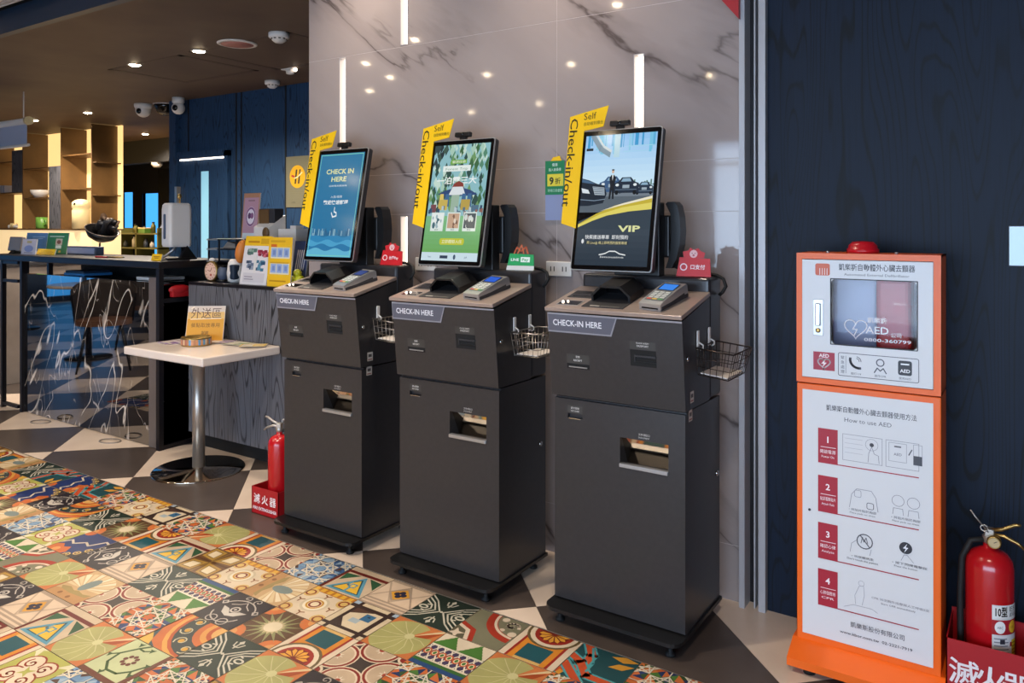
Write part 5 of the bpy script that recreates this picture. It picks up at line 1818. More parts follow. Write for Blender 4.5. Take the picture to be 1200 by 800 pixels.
for q, (pp, an, col, lb) in enumerate(LF):
    c = onz(pp[0], pp[1], TZ)
    c.x = min(max(c.x, -4.05), -3.53); c.y = min(max(c.y, 2.47), 2.76)
    lf = thing('leaflet', lb, 'leaflet', (c.x, c.y, TZ + .0005 + q * .0016), math.radians(an))
    MB().box(-.07, .07, -.05, .05, 0, .0012, 'paper').build('sheet', lf)
    p = Pic().rect(-.068, -.048, .068, .048, col).rect(-.06, -.04, .0, .02, '#d8cfc0').rect(.01, -.03, .06, -.015, '#e8e0d0').rect(-.06, .026, .06, .04, '#efe8dc')
    pic_obj(p, 'leaflet_print', lf, (0, 0, .0012), (1, 0, 0), (0, 1, 0))

# dark sensor rings let into the pale floor tiles beside the counter
for px, py, lb in ((47.5, 494.5, 'dark oval floor ring on the pale tile in front of the marble counter'), (129, 517, 'dark oval floor ring on the pale tile close to the pedestal table')):
    c = onz(px, py, 0)
    fr_ = thing('floor_ring', lb, 'floor fitting', (c.x, c.y, 0), .3)
    MB().tube([(.07 * math.cos(q * PI / 12), .045 * math.sin(q * PI / 12), .002) for q in range(24)], .0055, 'grey_stone', 6, closed=True).build('ring', fr_)
    MB().lathe([(.0001, .002), (.05, .002), (.052, .0002)], 'floor_light', n=20, X=Matrix.Scale(.7, 4, (0, 1, 0))).build('plug', fr_)
# ------------------------------------------------------------------ reception counter
CY = 2.73
cn = thing('reception_counter', 'reception counter faced in polished black marble with white veins and black steel frame', 'counter', (-5.2, CY, 0))
cx0, cx1 = -6.06 + 5.2, -4.40 + 5.2
MB().box(cx0, cx1, 0, .03, 0.004, 1.0, 'black_marble').build('front_panel', cn)
MB().box(cx0, cx1, .03, .42, 0.0, .98, 'black_matte').build('carcass', cn)
MB().box(cx1 - .03, cx1, .03, .42, 0.004, 1.0, 'black_marble').build('end_panel', cn)
MB().box(cx0 - .52, cx1 + .07, -.035, .46, 1.088, 1.13, 'black_steel', .004).build('counter_top', cn)
MB().box(cx0 - .03, cx0, -.02, .03, 0, 1.09, 'black_steel').build('frame_post', cn)
MB().box(cx1 - .075, cx1 + .03, -.012, .0, 0.004, 1.03, 'frame_grey').build('end_strip', cn)
for y in (-.03, .33):
    MB().box(cx1 + .03, cx1 + .062, y, y + .03, .0, 1.09, 'black_steel').build('frame_post', cn)
for z in (.0, .88):
    MB().box(cx1 + .036, cx1 + .058, -.0, .33, z, z + .026, 'black_steel').build('frame_rail', cn)
MB().box(cx0 + .32, cx0 + .345, .0, .03, 1.0, 1.09, 'black_steel').build('top_bracket', cn)
MB().box(cx1 - .5, cx1 - .48, .3, .33, 1.0, 1.09, 'black_steel').build('top_bracket', cn)
MB().box(cx0, cx1, .40, .42, .98, 1.088, 'black_matte').build('shelf_back', cn)

# steel frame gate and stone block further along
gt = thing('frame_gate', 'slim black steel frame standing at the far end of the marble counter', 'frame', (-6.25, 2.72, 0))
MB().box(-.13, -.10, -.015, .015, 0, 1.087, 'black_steel').build('frame_post', gt)
for z in (0.02, .93, 1.064):
    MB().box(-.10, .13, -.012, .012, z, z + .022, 'black_steel').build('frame_rail', gt)
sb = thing('stone_counter', 'grey stone faced counter block beyond the marble counter', 'counter', (-7.9, 2.75, 0))
MB().box(-.7, .7, -.4, 1.2, 0, 1.0, 'grey_stone', .004).build('stone_body', sb)
MB().box(-.72, .72, -.42, 1.22, 1.0, 1.03, 'dark_grey', .004).build('counter_top', sb)

# things in the open shelf under the counter top
def C(px, py, y=2.95):
    return ony(px, py, y)


mat('blue_card', '#2e6fa8', 0.5)
mat('slate', '#4a5468', 0.5)
c0, c1 = C(72, 322, 2.80), C(108, 322, 2.80)
bf = MB().box(-.13, .13, 0, .2, 0, .018, 'blue_card', .003).box(-.12, .12, .005, .19, .018, .034, 'navy_paint', .003).build('folder_stack', loc=((c0.x + c1.x) / 2, 2.78, 1.001))
tag(bf, 'blue folders stacked in the slot under the counter top', 'folder')
c0 = C(178, 322, 2.80)
wt = MB().box(-.16, .06, 0, .2, 0, .022, 'white_plastic', .006).build('document_tray', loc=(c0.x + .0, 2.79, 1.001))
tag(wt, 'white document tray in the slot under the counter top', 'tray')
rp = thing('red_pouch', 'red cloth pouch hanging on the steel end frame of the counter', 'pouch', (-4.345, 2.84, .91))
MB().ball((0, 0, .045), (.025, .075, .03), 'red_box', 14, 8).box(-.018, .018, -.06, .06, .0, .045, 'red_box', .01).build('bag', rp)
MB().tube([(.0, .06, .06), (.01, .1, .055), (.012, .11, .02), (.01, .1, -.05)], .006, 'silver', 6).build('strap', rp)

# things on the counter top
TOPZ = 1.1302


def board(name, label, cat, px0, px1, py0, py1, y, col, draw=None, thick=.006, rz=0.0, z=None, lean=-8):
    a, b = ony(px0, py1, y), ony(px1, py1, y)
    zb = z if z is not None else TOPZ
    h = ony((px0 + px1) / 2, py0, y).z - zb
    w = abs(b.x - a.x)
    t = thing(name, label, cat, ((a.x + b.x) / 2, y, zb), rz)
    X = Tm(rx=math.radians(lean))
    MB().box(-w / 2, w / 2, -thick / 2, thick / 2, 0, h, 'white_plastic', X=X).build('panel', t)
    MB().prism([(0, 0), (.07, 0), (.02, h * .6)], -.01, .01, 'white_plastic', 'x').build('easel', t)
    p = Pic((0, 0, 1, 1)).rect(0, 0, 1, 1, col)
    if draw:
        draw(p)
    pic_obj(p, 'panel_print', t, X @ Vector((-w / 2, -thick / 2, 0)), (1, 0, 0), X.to_3x3() @ Vector((0, 0, 1)), w, h)
    return t


board('leaflet_stand', 'blue poster in a stand on the marble counter', 'poster', 29, 53.5, 272.5, 305, 3.0, '#5f86b8', lambda p: p.rect(.3, .78, .9, .82, '#a9c0dc').rect(.3, .7, .8, .73, '#a9c0dc'))
board('leaflet_stand', 'green poster with small photographs in a stand on the marble counter', 'poster', 53.8, 78, 272.5, 306, 3.0, '#2f7d45', lambda p: p.rect(.1, .8, .8, .84, '#cfe0cf').rect(.42, .42, .74, .72, '#c9b9a8').disc(.58, .56, .1, '#7a4a3a', 10).rect(.44, .25, .72, .4, '#dfe4dc').rect(.62, .06, .72, .16, '#d8b23a'))
board('leaflet_stand', 'small white card with a blue round emblem on the marble counter', 'card', 25, 41.5, 280, 306, 2.82, '#bdb9c6', lambda p: p.disc(.5, .38, .32, '#7f88b4', 16, ry=.22).rect(.32, .74, .66, .88, '#b0a060').rect(.2, .08, .8, .14, '#8a8494'))
board('table_tent', 'bright yellow card leaning in front of the green poster on the counter', 'card', 43, 64, 291.5, 306, 2.86, '#f0c81a', lambda p: p.rect(.2, .62, .8, .7, '#b8860f').rect(.2, .42, .9, .5, '#b8860f').rect(.12, .15, .85, .24, '#9a5a10'), lean=-18)
board('table_tent', 'small yellow card beside the white dispenser on the counter', 'card', 177.5, 189, 297.5, 312, 2.76, '#e8b818', lambda p: p.rect(.2, .55, .8, .65, '#8a5a0c').rect(.3, .35, .7, .45, '#8a5a0c'), lean=-14)
# keyboard box and pens
c0, c1 = C(80, 306, 3.0), C(114, 306, 3.0)
kb = thing('desk_screen', 'low grey-blue display bar lying on the marble counter', 'display', ((c0.x + c1.x) / 2, 3.0, TOPZ))
MB().box(-abs(c1.x - c0.x) / 2, abs(c1.x - c0.x) / 2, -.01, .05, 0, .062, 'slate', .004).build('case', kb)
MB().box(-abs(c1.x - c0.x) / 2 + .01, abs(c1.x - c0.x) / 2 - .02, -.0115, -.01, .01, .052, 'lilac_board').build('face', kb)
for q, (px, col, lb) in enumerate(((122, 'red_box', 'red pen lying on the marble counter'), (133, 'brass', 'brass coloured pen lying on the marble counter'))):
    c = C(px, 308, 2.82)
    pn = MB().tube([(-.07, 0, .005), (.06, .01, .005)], .005, col, 8).tube([(.06, .01, .005), (.075, .011, .005)], [.004, .001], 'chrome', 8).build('pen', loc=(c.x, 2.8 + q * .03, TOPZ + .0005), rot=(0, 0, .2 * q))
    tag(pn, lb, 'pen')
# back of a monitor at the far end
c = C(3, 300, 3.08)
mo = thing('desk_monitor', 'grey backed monitor at the far end of the marble counter', 'monitor', (-6.47, 2.84, TOPZ))
MB().box(-.10, .10, -.01, .02, .02, .13, 'grey_stone', .006, X=Tm(rx=math.radians(-10))).build('shell', mo)
MB().prism([(-.03, 0), (.09, 0), (.04, .08)], -.03, .03, 'black_plastic', 'x').build('stand', mo)

# hand sanitiser dispenser on its stand
c = ony(207, 290, 2.96)
ds = thing('sanitiser_dispenser', 'white wall-type hand dispenser on a dark stand at the end of the counter', 'dispenser', (c.x, 2.96, TOPZ), math.radians(-8))
prof = rrect(-.062, -.075, .062, .075, .022, 4)
z0, z1 = ony(207, 289, 2.96).z - TOPZ, ony(207, 238, 2.96).z - TOPZ
mb = MB()
n = len(prof)
ring = []
for z, s in ((z0, .94), (z0 + .015, 1), (z1 - .04, 1), (z1 - .012, .95), (z1, .8)):
    ring.append([(q[0] * s, q[1] * s, z) for q in prof])
vs = [q for r_ in ring for q in r_]
fs = [(i * n + j, i * n + (j + 1) % n, (i + 1) * n + (j + 1) % n, (i + 1) * n + j) for i in range(len(ring) - 1) for j in range(n)]
fs += [tuple(range(n))[::-1], tuple(range((len(ring) - 1) * n, len(ring) * n))]
mb.add(vs, fs, 'white_plastic')
mb.build('housing', ds)
MB().prism(rrect(-.018, z0 + .05, .012, z1 - .07, .01, 3), -.0775, -.074, 'slate', 'y').build('level_window', ds)
MB().tube([(.0, .02, z1 - .005), (.0, .02, z1 + .03)], .005, 'brass', 8).ball((0, .018, z1 + .045), (.014, .014, .018), 'brass', 10, 8).build('key_tag', ds)
MB().box(-.02, .02, .02, .05, 0, z0 + .01, 'black_plastic', .003).tube([(.03, -.02, z0), (.035, -.04, .06), (-.01, -.07, .02), (-.04, -.09, .012)], .008, 'silver', 8).build('stand_post', ds)
MB().box(-.07, .075, -.09, .1, 0, .01, 'black_plastic', .003).prism([(-.0, .01), (.1, .01), (.04, .09)], .03, .06, 'black_plastic', 'x').build('stand_foot', ds)

# ------------------------------------------------------------------ veneered cabinet beside the counter
wc_ = thing('veneer_cabinet', 'low cabinet in black open-grain wood beside the white table', 'cabinet', (-3.72, 2.87, 0))
WZ = 1.005
wxa, wxb = -4.30 + 3.72, XL + 3.72 - .004
for k in range(4):
    a = wxa + (wxb - wxa) * k / 4
    b = wxa + (wxb - wxa) * (k + 1) / 4
    MB().box(a + .0012, b - .0012, 0, .018, .09, WZ - .02, 'black_wood').build('front_board', wc_)
MB().box(wxa, wxb, .018, .60, .09, WZ - .02, 'black_matte').build('carcass', wc_)
MB().box(wxa, wxb, .05, .5, 0, .09, 'black_matte').build('toe_kick', wc_)
MB().box(wxa, wxb, -.004, .61, WZ - .02, WZ, 'black_steel', .003).build('top', wc_)


def W(px, py, y):
    return ony(px, py, y)


# paper tray rack
a, b = W(262, 312, 3.14), W(295, 312, 3.14)
tr_ = thing('letter_trays', 'black wire letter tray rack with glass-edged tiers on the veneer cabinet', 'tray rack', ((a.x + b.x) / 2, 3.14, WZ))
w = abs(b.x - a.x) / 2
for z in (.04, .115, .19, .25):
    MB().box(-w, w, -.12, .12, z, z + .008, 'black_steel').box(-w, -w * .25, -.125, -.12, z - .002, z + .006, 'silver').box(-w, w, .112, .12, z, z + (.035 if z < .2 else .008), 'black_steel').build('tier', tr_)
for x in (-w, -w * .25, w - .008):
    for y in (-.115, .105):
        MB().box(x, x + .008, y, y + .008, 0, .258, 'black_steel').build('upright', tr_)
sh = MB().prism([(-.07, .002), (.06, .002), (.05, .03), (-.02, .042)], -.08, .05, 'grey_stone', 'y').build('paper_roll', loc=((a.x + b.x) / 2 + .03, 3.14, WZ + .1985))
tag(sh, 'grey folded cloth on the letter tray rack', 'cloth')
# round alarm clock, pink face
c = W(248.5, 330, 2.95)
ck = thing('desk_clock', 'small round clock with pale pink face on the veneer cabinet', 'clock', (c.x, 2.95, WZ), math.radians(12))
MB().lathe([(.045, -.012), (.05, -.008), (.05, .012), (.045, .014)], 'brass', n=24, X=Tm(0, 0, .062, rx=PI / 2) @ Matrix.Scale(1.25, 4, (0, 1, 0))).build('case', ck)
p = Pic().disc(0, 0, .043, '#e0b8a4', 22, ry=.054)
for q in range(12):
    p.disc(.034 * math.cos(q * PI / 6), .043 * math.sin(q * PI / 6), .0035, '#8a4a3c', 6)
p.line([(0, 0), (.012, .022)], .004, '#7a2f2a').line([(0, 0), (-.02, .006)], .004, '#7a2f2a').disc(.004, -.022, .008, '#b04a3c', 8)
pic_obj(p, 'dial', ck, (0, -.0142, .062))
MB().box(-.02, -.012, -.01, .01, 0, .012, 'brass').box(.012, .02, -.01, .01, 0, .012, 'brass').ball((0, 0, .132), (.022, .012, .012), 'white_plastic', 10, 6).build('feet_and_bell', ck)
# dark speaker ball
c = W(259, 330, 2.98)
sk = MB().ball((0, 0, .05), (.034, .034, .05), 'slate', 16, 10).lathe([(.03, 0), (.036, .004), (.03, .012)], 'black_plastic', n=16).box(-.03, .03, -.02, .02, .088, .1, 'black_plastic', .004).build('desk_speaker', loc=(c.x + .02, 2.98, WZ))
tag(sk, 'small dark blue speaker beside the pink-faced clock', 'speaker')
# bag with an orange top behind the brochures
c = W(276, 330, 2.965)
bg = thing('snack_bag', 'white and blue pouch with a bun-shaped orange top behind the brochures', 'pouch', (c.x, 2.965, WZ))
MB().lathe([(.03, 0), (.045, .01), (.05, .06), (.042, .12), (.03, .14)], 'white_plastic', n=18).box(.0, .046, -.047, -.0, .02, .11, 'navy_paint', .01).build('pouch', bg)
mat('bun_orange', '#c8772c', 0.45)
MB().ball((.012, 0, .195), (.034, .04, .072), 'bun_orange', 16, 10, X=Tm(ry=math.radians(14))).build('bun', bg)
# brochure stands
def bro1(p):
    p.rect(0, .8, 1, 1, '#e8b91e').rect(.12, .86, .55, .9, '#b07a10').rect(.6, .84, .92, .95, '#c99a18')
    rnd = random.Random(9)
    for a, b, c, d, pal in ((.12, .58, .5, .74, ['#4f6f66', '#8fa79a', '#3a4f4c']), (.52, .56, .95, .74, ['#a8324a', '#c46a74', '#8a2438']), (.12, .3, .5, .5, ['#5f6f86', '#3f4c62', '#8d97a8']), (.5, .28, .95, .5, ['#3a6f8a', '#5a8aa0', '#2a4a66'])):
        for q in range(14):
            x, z = a + rnd.random() * (c - a - .1), b + rnd.random() * (d - b - .05)
            p.rect(x, z, x + .12, z + .06, rnd.choice(pal))
    p.rect(.1, .05, .9, .24, '#c7c3c8').rect(.15, .1, .5, .12, '#8a8490').rect(.15, .15, .45, .17, '#8a8490')


def bro2(p):
    p.rect(.08, .9, .7, .94, '#c89a20').rect(.1, .8, .35, .86, '#c8641e')
    for z in (.64, .32):
        p.rect(.1, z - .07, .92, z + .16, '#d8d2b0')
        for q in range(3):
            p.rect(.13 + q * .26, z - .04, .36 + q * .26, z + .14, '#8fa6d0').rect(.2 + q * .26, z, .3 + q * .26, z + .1, '#6f84b8')
    p.rect(.1, .1, .8, .13, '#b8860f').rect(.1, .47, .9, .5, '#c89a20')


board('brochure_stand', 'white brochure with yellow head and photographs standing on the veneer cabinet', 'brochure', 281, 312, 276, 333, 2.905, '#d8d4d6', bro1, z=WZ, lean=-10)
board('brochure_stand', 'yellow brochure with rows of small blue photographs on the veneer cabinet', 'brochure', 313, 340.5, 278, 336, 2.893, '#e3b41e', bro2, z=WZ, lean=-4)
# things behind
board('picture_frame', 'pink framed print of a round emblem standing behind the letter trays', 'picture', 283, 302, 226, 264, 3.2, '#b98f9f', lambda p: p.rect(0, .9, 1, 1, '#b08060').rect(0, 0, .06, 1, '#b08060').rect(.94, 0, 1, 1, '#b08060').rect(.06, 0, .94, .12, '#cfd8dc').disc(.5, .48, .3, '#e6dce4', 18, ry=.22).ring(.5, .48, .26, .06, '#7a4a78', ry=.19).disc(.42, .5, .1, '#5a3560', 10, ry=.07).disc(.58, .5, .1, '#8a5a84', 10, ry=.07).rect(.3, .82, .7, .85, '#8a6a74'), z=WZ + .2585, lean=-5)
c = W(316, 300, 3.2)
mgb = thing('magazine_box', 'white magazine holder with a dark photograph behind the brochures', 'magazine holder', (c.x, 3.2, WZ))
h1, h2 = W(316, 266, 3.2).z - WZ, W(316, 252, 3.2).z - WZ
MB().prism([(-.06, 0), (.06, 0), (.06, h2), (-.06, h1)], -.075, .075, 'white_plastic', 'x').build('holder', mgb)
MB().box(-.075, .07, -.02, .05, h1 - .02, h2 + .04, 'dark_grey', .003).build('magazine', mgb)
MB().box(-.072, .02, -.024, -.02, h1, h2 + .035, 'shelf_brown').build('cover_photo', mgb)
MB().ball((.05, -.07, h1 - .035), (.03, .012, .035), 'shelf_brown', 12, 8).build('finger_hole', mgb)
c = W(337, 300, 3.25)
wb_ = thing('paper_stack', 'white boxed papers behind the yellow brochure', 'box', (c.x + .06, 3.25, WZ))
MB().box(-.075, .085, -.06, .06, 0, W(337, 268, 3.25).z - WZ, 'white_plastic', .003).build('box', wb_)
MB().box(.0, .05, -.03, .03, W(337, 268, 3.25).z - WZ, W(337, 265, 3.25).z - WZ + .004, 'paper').build('slip', wb_)
c0, c1 = W(341, 304, 3.0), W(356, 304, 3.0)
sbx = board('striped_card', 'small navy card with white slanted stripes beside the yellow brochure', 'card', 341, 357, 282, 312, 3.0, '#2c3c66', lambda p: [p.poly([(.18 + q * .14, .35), (.24 + q * .14, .35), (.34 + q * .14, .8), (.28 + q * .14, .8)], '#d8d4d8') for q in range(5)], z=WZ)
c = W(349, 330, 2.96)
lm = thing('fruit_bowl', 'small dish of yellow-green fruit beside the yellow brochure', 'dish', (c.x, 2.96, WZ))
MB().lathe([(.02, 0), (.04, .008), (.055, .022), (.052, .022), (.036, .011), (.0001, .008)], 'white_plastic', n=20).build('dish', lm)
mat('fruit_green', '#b5b31e', 0.4)
for q, (x, y, z) in enumerate(((-.02, -.012, .034), (.022, -.008, .036), (0, .018, .034), (.002, -.004, .07))):
    fr = MB().ball((0, 0, 0), (.03, .025, .025), 'fruit_green', 12, 8, X=Tm(rz=q * .9)).tube([(.026, 0, 0), (.034, 0, .002)], .004, 'shelf_brown', 6).build('lime_fruit', loc=(c.x + x, 2.96 + y, WZ + z + .004))
    tag(fr, 'yellow-green fruit piled in the small dish', 'fruit', 'fruit in the small dish')

# poster with the yellow round H emblem on the navy wall
a, b = ony(335.5, 243, NY - .01), ony(364, 243, NY - .01)
ps = thing('wall_poster', 'olive grey poster with a yellow round H emblem on the navy wall', 'poster', ((a.x + b.x) / 2, NY - .012, a.z))
w, h = b.x - a.x, ony(350, 183, NY).z - a.z
MB().box(-w / 2, w / 2, 0, .011, 0, h, 'dark_grey').build('board', ps)
p = Pic().rect(0, 0, w, h, '#6f6b54').disc(w * .47, h * .6, w * .32, '#cf9c14', 26)
for q in range(2):
    x = w * .4 + q * w * .14
    p.poly([(x - w * .05, h * .46), (x + w * .01, h * .46), (x + w * .07, h * .74), (x + w * .01, h * .74)], '#2a2620')
p.line([(w * .25, h * .61), (w * .38, h * .57), (w * .5, h * .6), (w * .66, h * .68)], w * .03, '#e8d8b0').line([(w * .24, h * .62), (w * .34, h * .6)], w * .06, '#9a2f28')
p.text('小聚會', w * .3, h * .08, h * .03, '#4a4430', 'c')
for q in range(5):
    p.rect(w * .08, h * (.32 - q * .035), w * .9, h * (.325 - q * .035), '#7a765c')
pic_obj(p, 'poster_print', ps, (-w / 2, 0, 0))

# ------------------------------------------------------------------ back shelving with glowing back panels
SF, SBK = 5.76, 6.125
mat('back_glow', '#e8c48a', 0.5, emit=1.0, emit_col='#ffcf86')
mat('cream_baked_light', '#e9cf9e', 0.45, emit=0.62, emit_col='#ffdda6')  # plain cream front; the LED light falling on it is put in as emission
shv = thing('back_shelving', 'tall brown display shelving with warm backlit back panels behind the reception', 'shelving', (-12.2, SF, 0))
DX = [-10.86 + 12.2, -11.69 + 12.2, -12.84 + 12.2, -13.95 + 12.2]
LEDGE = 1.29
MB().box(-1.8, 1.43, SBK - SF, SBK - SF + .03, LEDGE, 2.76, 'back_glow').build('back_panel', shv)
for x in DX:
    MB().box(x - .025, x, 0, SBK - SF, LEDGE, 2.75, 'shelf_brown').build('divider', shv)
MB().box(-1.8, 1.43, -.06, SBK - SF + .03, LEDGE - .02, LEDGE, 'shelf_brown').build('ledge', shv)
MB().box(-1.8, 1.43, -.05, SBK - SF, .0, LEDGE - .02, 'cream_baked_light').build('lower_panel', shv)


def shelf_z(px, py):
    return ony(px, py, SF + .1).z


for bay, (xa, xb, zz) in enumerate(((DX[0], 1.43, (ony(120, 189, SF).z, ony(120, 228, SF).z)), (DX[1], DX[0] - .025, (ony(90, 181, SF).z, ony(90, 221, SF).z)), (DX[2], DX[1] - .025, (ony(45, 197, SF).z, ony(45, 232, SF).z)), (DX[3], DX[2] - .025, (ony(8, 190, SF).z, ony(8, 226, SF).z)))):
    for z in zz:
        MB().box(xa, xb, .01, SBK - SF, z - .008, z + .008, 'shelf_brown').build('shelf_board', shv)
a, b = ony(57.5, 200, SF).x + 12.2, DX[1] - .026
MB().box(a, b, -.002, .3, LEDGE, ony(60, 195, SF).z, 'black_wood').build('dark_cupboard', shv)
a, b = ony(14, 200, SF).x + 12.2, DX[2] - .026
MB().box(a, b, -.002, .3, ony(20, 225, SF).z, ony(20, 176, SF).z, 'black_wood').build('dark_cupboard', shv)


def on_shelf(name, label, cat, px, py, y=SF + .12):
    c = ony(px, py, y)
    return thing(name, label, cat, (c.x, y, c.z)), c


mat('cream_glaze', '#e3cf9c', 0.35)
mat('green_glaze', '#5c8a3a', 0.3)
z_b = [ony(45, 232, SF).z + .0085, ony(90, 221, SF).z, LEDGE]
for q, (px, lb) in enumerate(((47, 'white bowl on the brown shelf beside the dark cupboard'),)):
    t, c = on_shelf('white_bowl', lb, 'bowl', px, 231)
    t.location.z = z_b[0]
    MB().lathe([(.05, 0), (.07, .004), (.12, .06), (.135, .12), (.125, .12), (.11, .06), (.0001, .015)], 'white_plastic', n=24).build('bowl', t)
    MB().lathe([(.05, 0), (.05, .008)], 'white_plastic', n=24).build('foot_ring', t)
t, c = on_shelf('striped_box', 'pale blue striped box on the shelf beside the roller screen', 'box', 6, 225)
t.location.z = ony(8, 226, SF).z + .0085
MB().box(-.1, .1, -.06, .06, 0, .12, 'lilac_board', .004).build('box', t)
for q in range(3):
    MB().box(-.08 + q * .06, -.055 + q * .06, -.062, -.06, .0, .12, 'white_plastic').build('stripe', t)
t, c = on_shelf('cream_jar', 'cream ceramic owl-shaped jar standing on the lit ledge', 'jar', 95, 268, SF - .0)
t.location.z = LEDGE + .001
hz = ony(95, 233, SF).z - LEDGE
MB().lathe([(.10, 0), (.115, .01), (.115, hz * .62), (.105, hz * .66), (.12, hz * .72), (.115, hz * .88), (.07, hz * .97), (.0001, hz)], 'cream_glaze', n=26).build('jar', t)
MB().ball((.035, -.105, hz * .82), .018, 'black_gloss', 10, 8).build('eye', t)
t, c = on_shelf('green_mug', 'green glazed mug on the lit ledge beside the dark cupboard', 'mug', 49, 268, SF + .02)
t.location.z = LEDGE + .001
MB().lathe([(.07, 0), (.08, .01), (.08, .17), (.074, .17), (.07, .02), (.0001, .015)], 'green_glaze', n=24).build('cup', t)
MB().tube([(.07, 0, .13), (.12, 0, .12), (.125, 0, .07), (.075, 0, .04)], .01, 'green_glaze', 8).build('handle', t)
t, c = on_shelf('shell_ornament', 'cluster of small pale shells on the lit ledge', 'ornament', 15, 268, SF - .0)
t.location.z = LEDGE + .001
for q in range(7):
    MB().ball((-.12 + q * .04, .01 * (q % 3), .03 + .012 * (q % 2)), (.026, .02, .03 + .012 * (q % 2)), 'cream_glaze' if q % 2 else 'white_plastic', 10, 6).build('shell', t)
# dark bowl-shaped sculpture on a slim stand behind the desk
c = ony(117, 282, 4.3)
sc_ = thing('dark_sculpture', 'dark tilted bowl sculpture heaped with twisted bark on a slim stand behind the desk', 'sculpture', (c.x, 4.3, 0))
MB().lathe([(.11, 0), (.11, .012), (.012, .02), (.009, c.z - .02)], 'brass', n=20).build('stand', sc_)
X = Tm(0, 0, c.z, ry=math.radians(24))
MB().lathe([(.0001, 0), (.06, .006), (.125, .045), (.165, .12), (.155, .12), (.11, .05), (.0001, .03)], 'black_plastic', n=26, X=X).build('bowl', sc_)
MB().tube([(.163 * math.cos(q * PI / 12), .163 * math.sin(q * PI / 12), .12) for q in range(24)], .004, 'frame_grey', 6, closed=True, X=X).build('rim', sc_)
rnd = random.Random(12)
mat('chair_bark', '#5a4636', 0.5)
for q in range(18):
    a = rnd.random() * 6.28
    r_ = rnd.random() * .1
    x, y = r_ * math.cos(a), r_ * math.sin(a)
    z = .08 + rnd.random() * .03
    MB().tube([(x - .05, y, z), (x, y + .02, z + .04), (x + .05, y - .01, z + .07 + rnd.random() * .1), (x + .10, y + .01, z + .1 + rnd.random() * .12)], [.02, .036, .032, .012], ('black_steel', 'chair_bark', 'dark_grey')[q % 3], 6, X=X).build('bark_piece', sc_)

# coffee station in the passage
a, b = ony(144, 300, 6.9), ony(196, 300, 6.9)
cs_ = thing('service_station', 'low service rack with bottles and cans in the passage', 'rack', ((a.x + b.x) / 2, 6.9, 0))
w = (b.x - a.x) / 2
MB().box(-w, w, -.2, .2, 0, .78, 'dark_grey').build('cabinet', cs_)
mat('olive_metal', '#6c6a3a', 0.4, 0.3)
for z in (.98, 1.2):
    MB().box(-w, w, -.15, .15, z, z + .02, 'olive_metal').build('shelf_board', cs_)
for x in (-w, 0, w - .03):
    MB().box(x, x + .03, -.15, .15, .78, 1.3, 'olive_metal').build('upright', cs_)
for q in range(9):
    x = -w + .12 + q * (2 * w - .16) / 8.6 + (.07 if q == 4 else 0)
    h = .09 + .035 * (q % 3)
    z = 1.2205 if q % 2 else 1.0005
    m_ = ('slate', 'olive_metal', 'white_plastic', 'lilac_board')[q % 4]
    cn_ = MB().lathe([(.035, 0), (.035, h * .7), (.02, h * .85), (.02, h)], m_, n=14).lathe([(.022, h), (.022, h + .012)], 'black_plastic', n=14).build('bottle', loc=((a.x + b.x) / 2 + x, 6.97 if q % 2 else 6.88, z))
    tag(cn_, 'small bottle on the service rack in the passage', 'bottle', 'bottles on the service rack')
gb = ony(174, 278, 6.9)
bx = MB().box(-.09, .09, -.05, .05, 0, .08, 'green_glaze', .004).box(-.092, .092, -.052, .052, .065, .085, 'cream_glaze', .003).build('tea_box', loc=(gb.x + .02, 6.82, 1.2205))
tag(bx, 'pale green box on the service rack below the blue window', 'box')

# roller screen hanging under the brown ceiling
a, b = ony(-30, 160, 4.0), ony(32, 160, 4.0)
rsn = thing('roller_screen', 'white roll-down screen hanging under the brown ceiling', 'screen', ((a.x + b.x) / 2, 4.0, 2.2))
w = (b.x - a.x) / 2
mat('screen_cloth', '#aab2c8', 0.6)
MB().box(-w, w - .01, -.002, .002, .0, .22, 'screen_cloth').build('cloth', rsn)
MB().tube([(-w - .02, 0, .245), (w + .02, 0, .245)], .034, 'white_plastic', 16).build('roller', rsn)
MB().tube([(w + .0, 0, .245), (w + .045, 0, .245)], .045, 'cream_glaze', 16).build('end_cap', rsn)
MB().tube([(-w - .02, 0, -.01), (w + .03, 0, -.01)], .016, 'white_plastic', 12).build('bottom_bar', rsn)
for x in (-w + .3, w - .08):
    MB().tube([(x, 0, .27), (x, 0, .56)], .006, 'white_plastic', 8).build('hanger', rsn)

# ceiling devices
def ceil_obj(px, py):
    return onz(px, py, 2.76)


c = ceil_obj(278, 51)
t = thing('ceiling_speaker', 'round ceiling speaker with pink grille and pale ring', 'speaker', c)
MB().lathe([(.15, 0), (.15, -.006), (.125, -.012), (.122, -.008)], 'white_plastic', n=32).build('ring', t)
mat('pink_grille', '#a8706a', 0.6)
MB().lathe([(.0001, -.009), (.123, -.009), (.123, -.004)], 'pink_grille', n=32).build('grille', t)
for px, py, s, lb in ((327, 43, 1.0, 'white smoke detector on the brown ceiling beside the pink speaker'), (319, 99, .95, 'white smoke detector on the brown ceiling close to the navy wall')):
    c = ceil_obj(px, py - 4)
    t = thing('smoke_detector', lb, 'detector', c)
    MB().lathe([(.075 * s, 0), (.075 * s, -.03), (.07 * s, -.036), (.055 * s, -.04), (.05 * s, -.055), (.03 * s, -.07), (.0001, -.072)], 'white_plastic', n=26).build('housing', t)
    for q in range(10):
        a = q * PI / 5
        MB().box(-.008, .008, -.003, .003, -.048, -.041, 'black_plastic', X=Tm(.055 * s * math.cos(a), .055 * s * math.sin(a), 0, rz=a + PI / 2)).build('vent', t)
c = ceil_obj(340, 80)
t = thing('emergency_lamp', 'small white twin-arm emergency lamp on the brown ceiling', 'lamp', c)
